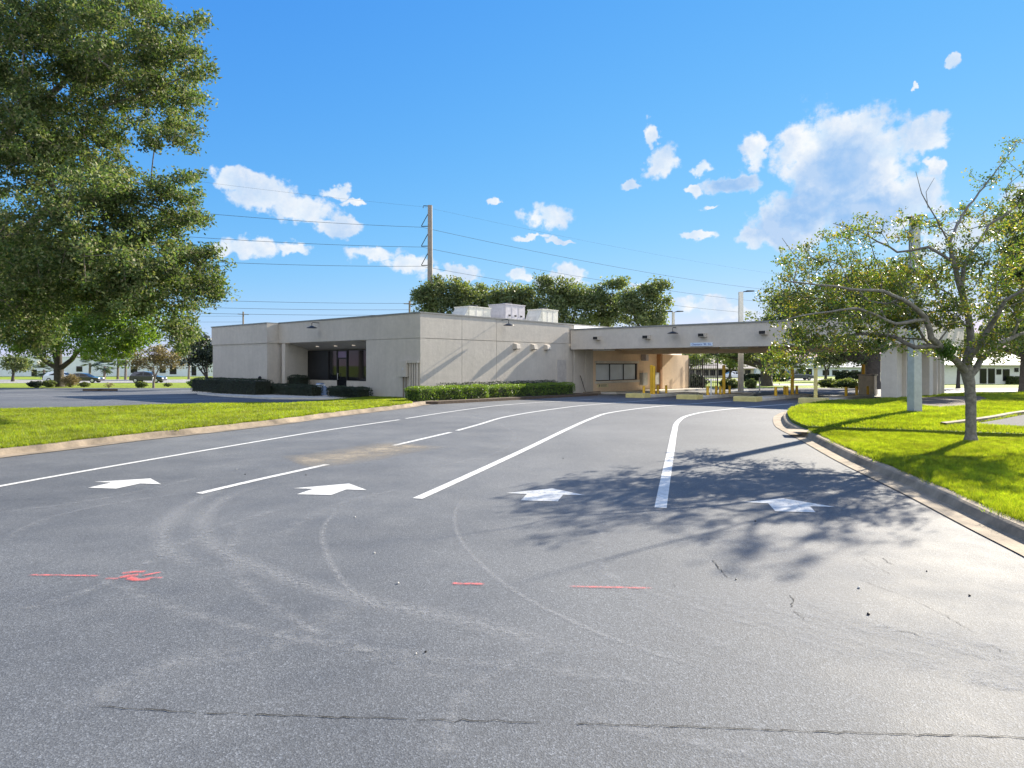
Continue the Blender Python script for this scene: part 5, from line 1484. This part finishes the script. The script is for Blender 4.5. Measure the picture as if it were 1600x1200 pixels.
# ------------------------------------------------------------------ light, sky and camera
SUN = Vector((0.711, 0.703)).normalized()
EL = math.radians(26.3)
sd_ = Vector((SUN.x * math.cos(EL), SUN.y * math.cos(EL), math.sin(EL)))
sl = bpy.data.lights.new('sun', 'SUN')
sl.energy = 4.6
sl.angle = math.radians(0.5)
sl.color = (1.0, 0.90, 0.74)
so = bpy.data.objects.new('sun', sl)
so.rotation_euler = sd_.to_track_quat('Z', 'Y').to_euler()
COL.objects.link(so)

wd = bpy.data.worlds.new('World')
scene.world = wd
wd.use_nodes = True
T = NT.__new__(NT)
T.t = wd.node_tree
T.t.nodes.clear()
out = T.n('ShaderNodeOutputWorld')
bgn = T.n('ShaderNodeBackground')
bgn.inputs['Strength'].default_value = 0.14
sky = T.n('ShaderNodeTexSky', sky_type='NISHITA')
sky.sun_disc = False
sky.sun_elevation = EL
sky.sun_rotation = math.atan2(SUN.x, SUN.y)
sky.air_density = 1.0
sky.dust_density = 0.0
sky.ozone_density = 3.0
tc = T.n('ShaderNodeTexCoord')
sx = T.n('ShaderNodeSeparateXYZ')
T.l(tc.outputs['Generated'], sx.inputs[0])
az = T.math('ARCTAN2', sx.outputs[0], sx.outputs[1])
el = T.math('ARCSINE', sx.outputs[2])
cv = T.n('ShaderNodeCombineXYZ')
T.l(az, cv.inputs[0])
T.l(el, cv.inputs[1])
nz = T.n('ShaderNodeTexNoise')
nz.inputs['Scale'].default_value = 17
nz.inputs['Detail'].default_value = 9
nz.inputs['Roughness'].default_value = 0.62
T.l(cv.outputs[0], nz.inputs['Vector'])
nz2 = T.n('ShaderNodeTexNoise')
nz2.inputs['Scale'].default_value = 60
nz2.inputs['Detail'].default_value = 6
T.l(cv.outputs[0], nz2.inputs['Vector'])
wv = T.n('ShaderNodeVectorMath', operation='SUBTRACT')
T.l(nz2.outputs['Color'], wv.inputs[0])
wv.inputs[1].default_value = (0.5, 0.5, 0.5)
ws = T.n('ShaderNodeVectorMath', operation='SCALE')
T.l(wv.outputs[0], ws.inputs[0])
ws.inputs['Scale'].default_value = 0.03
wa = T.n('ShaderNodeVectorMath', operation='ADD')
T.l(cv.outputs[0], wa.inputs[0])
T.l(ws.outputs[0], wa.inputs[1])
P0v = wa.outputs[0]
of = T.n('ShaderNodeVectorMath', operation='ADD')
T.l(cv.outputs[0], of.inputs[0])
of.inputs[1].default_value = (0.010, 0.012, 0)
nzo = T.n('ShaderNodeTexNoise')
nzo.inputs['Scale'].default_value = 17
nzo.inputs['Detail'].default_value = 5
nzo.inputs['Roughness'].default_value = 0.55
T.l(of.outputs[0], nzo.inputs['Vector'])
nzc = T.n('ShaderNodeTexNoise')
nzc.inputs['Scale'].default_value = 17
nzc.inputs['Detail'].default_value = 5
nzc.inputs['Roughness'].default_value = 0.55
T.l(cv.outputs[0], nzc.inputs['Vector'])
def blob(u, v, ru, rv):
    a = math.atan((u - U0) / F)
    e_ = math.atan((V0 - v) / F * math.cos(a))
    s1 = T.n('ShaderNodeVectorMath', operation='SUBTRACT')
    T.l(P0v, s1.inputs[0])
    s1.inputs[1].default_value = (a, e_, 0)
    s2 = T.n('ShaderNodeVectorMath', operation='MULTIPLY')
    T.l(s1.outputs[0], s2.inputs[0])
    s2.inputs[1].default_value = (F / ru / math.cos(a) ** 2, F / rv / math.cos(a), 0)
    s3 = T.n('ShaderNodeVectorMath', operation='LENGTH')
    T.l(s2.outputs[0], s3.inputs[0])
    return T.math('SUBTRACT', 1.0, s3.outputs['Value'])
def union(lst):
    r = blob(*lst[0])
    for q in lst[1:]: r = T.math('MAXIMUM', r, blob(*q))
    return r
CL = [(360, 280, 46, 22), (410, 303, 66, 30), (470, 328, 62, 28), (525, 355, 42, 16), (525, 302, 30, 12), (556, 318, 24, 7), (390, 386, 62, 20), (458, 388, 34, 14), (348, 388, 28, 16), (585, 397, 48, 14), (640, 412, 50, 17), (705, 428, 55, 14),
      (852, 338, 44, 22), (771, 314, 15, 7), (828, 373, 34, 6), (872, 377, 24, 4), (1092, 365, 38, 8), (812, 430, 28, 11), (890, 430, 36, 20), (862, 441, 34, 12), (1012, 447, 36, 7),
      (1017, 212, 13, 22), (1036, 254, 30, 26), (1096, 265, 20, 12), (1140, 290, 58, 16), (1085, 298, 14, 10), (1270, 235, 76, 64), (1312, 262, 100, 84), (1260, 345, 110, 46), (1335, 215, 66, 52), (1380, 250, 60, 60), (1300, 295, 90, 62), (1225, 335, 70, 40), (1182, 235, 22, 34), (1190, 371, 56, 18),
      (1452, 212, 38, 30), (1400, 320, 80, 62), (1465, 255, 22, 14), (1488, 98, 15, 8), (1432, 130, 6, 5), (1500, 372, 130, 36), (1600, 330, 40, 46), (1098, 478, 48, 18), (1135, 490, 60, 12), (225, 10, 24, 14), (985, 288, 14, 6), (1110, 325, 18, 4)]
m = union(CL)
nn = T.math('MULTIPLY_ADD', nz.outputs['Fac'], 2.6, -1.36)
dens = T.math('ADD', m, nn)
mr = T.n('ShaderNodeMapRange', interpolation_type='SMOOTHSTEP')
T.l(dens, mr.inputs['Value'])
mr.inputs['From Min'].default_value = -0.06
mr.inputs['From Max'].default_value = 0.38
alpha = mr.outputs[0]
gm = T.math('MAXIMUM', union([(1235, 350, 90, 40), (1315, 265, 85, 62), (1142, 290, 58, 17), (1350, 335, 80, 40), (1270, 320, 80, 45)]), 0.0)
gm = T.math('MULTIPLY', T.math('ADD', T.math('MULTIPLY', gm, 1.5), T.math('MULTIPLY_ADD', nz.outputs['Fac'], 3.2, -1.36)), 1.0, clamp=True)
lowg = T.n('ShaderNodeMapRange', interpolation_type='SMOOTHSTEP')
T.l(dens, lowg.inputs['Value'])
lowg.inputs['From Min'].default_value = 0.25
lowg.inputs['From Max'].default_value = 0.95
CLOUD = 1.02 / (0.14 * 2 ** EXPO)
puff = T.math('MULTIPLY_ADD', T.math('SUBTRACT', nzc.outputs['Fac'], nzo.outputs['Fac']), 4.5, 0.62, clamp=True)
ccol = T.mix(puff, (CLOUD * 0.70, CLOUD * 0.83, CLOUD * 0.97), (CLOUD * 1.06, CLOUD * 1.04, CLOUD))
ccol = T.mix(T.math('MULTIPLY', lowg.outputs[0], 0.30), ccol, (CLOUD * 0.76, CLOUD * 0.85, CLOUD * 0.95))
ccol = T.mix(T.math('MULTIPLY', gm, T.math('MULTIPLY_ADD', puff, -0.30, 1.05)), ccol, (CLOUD * 0.33, CLOUD * 0.55, CLOUD * 0.88))
sp_ = T.n('ShaderNodeSeparateColor')
T.l(sky.outputs[0], sp_.inputs[0])
DV = 0.14 * 2 ** EXPO
rr_ = T.math('MULTIPLY', T.math('POWER', sp_.outputs[0], 1.2), 0.070 / DV)
gg_ = T.math('DIVIDE', T.math('MULTIPLY', sp_.outputs[1], 0.222 / DV), T.math('MULTIPLY_ADD', sp_.outputs[1], 0.16, 1.0))
bb_ = T.math('DIVIDE', T.math('MULTIPLY', sp_.outputs[2], 0.90 / DV), T.math('MULTIPLY_ADD', sp_.outputs[2], 0.75, 1.0))
cb_ = T.n('ShaderNodeCombineColor')
T.l(rr_, cb_.inputs[0])
T.l(gg_, cb_.inputs[1])
T.l(bb_, cb_.inputs[2])
skc = cb_.outputs[0]
fin = T.mix(T.math('MULTIPLY', alpha, 0.96), skc, ccol)
# bright cloud bank added behind the viewer, out of view, to fill the shaded facades
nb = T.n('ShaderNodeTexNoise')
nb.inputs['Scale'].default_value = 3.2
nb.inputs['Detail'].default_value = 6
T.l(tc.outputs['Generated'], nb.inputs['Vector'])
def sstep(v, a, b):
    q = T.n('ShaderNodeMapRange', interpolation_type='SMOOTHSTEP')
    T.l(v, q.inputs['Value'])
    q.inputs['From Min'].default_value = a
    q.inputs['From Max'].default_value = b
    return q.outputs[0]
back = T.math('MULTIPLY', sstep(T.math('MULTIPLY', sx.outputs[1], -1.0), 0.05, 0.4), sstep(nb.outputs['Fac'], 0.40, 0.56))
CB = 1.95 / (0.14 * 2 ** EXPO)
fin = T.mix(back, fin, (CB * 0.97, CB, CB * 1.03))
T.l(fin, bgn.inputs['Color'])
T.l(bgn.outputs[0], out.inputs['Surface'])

cam = bpy.data.cameras.new('camera')
cam.sensor_width = 36.0
cam.lens = F / 1600 * 36.0
cam.shift_y = -(600 - V0) / 1600
cam.clip_start = 0.05
cam.clip_end = 5000
co = bpy.data.objects.new('camera', cam)
co.location = (0, 0, H)
co.rotation_euler = (math.pi / 2, 0, 0)
COL.objects.link(co)
scene.camera = co
scene.view_settings.view_transform = 'Standard'
scene.view_settings.look = 'None'
scene.view_settings.exposure = EXPO
scene.view_settings.gamma = 1.0
scene.cycles.max_bounces = 8
scene.cycles.transparent_max_bounces = 12
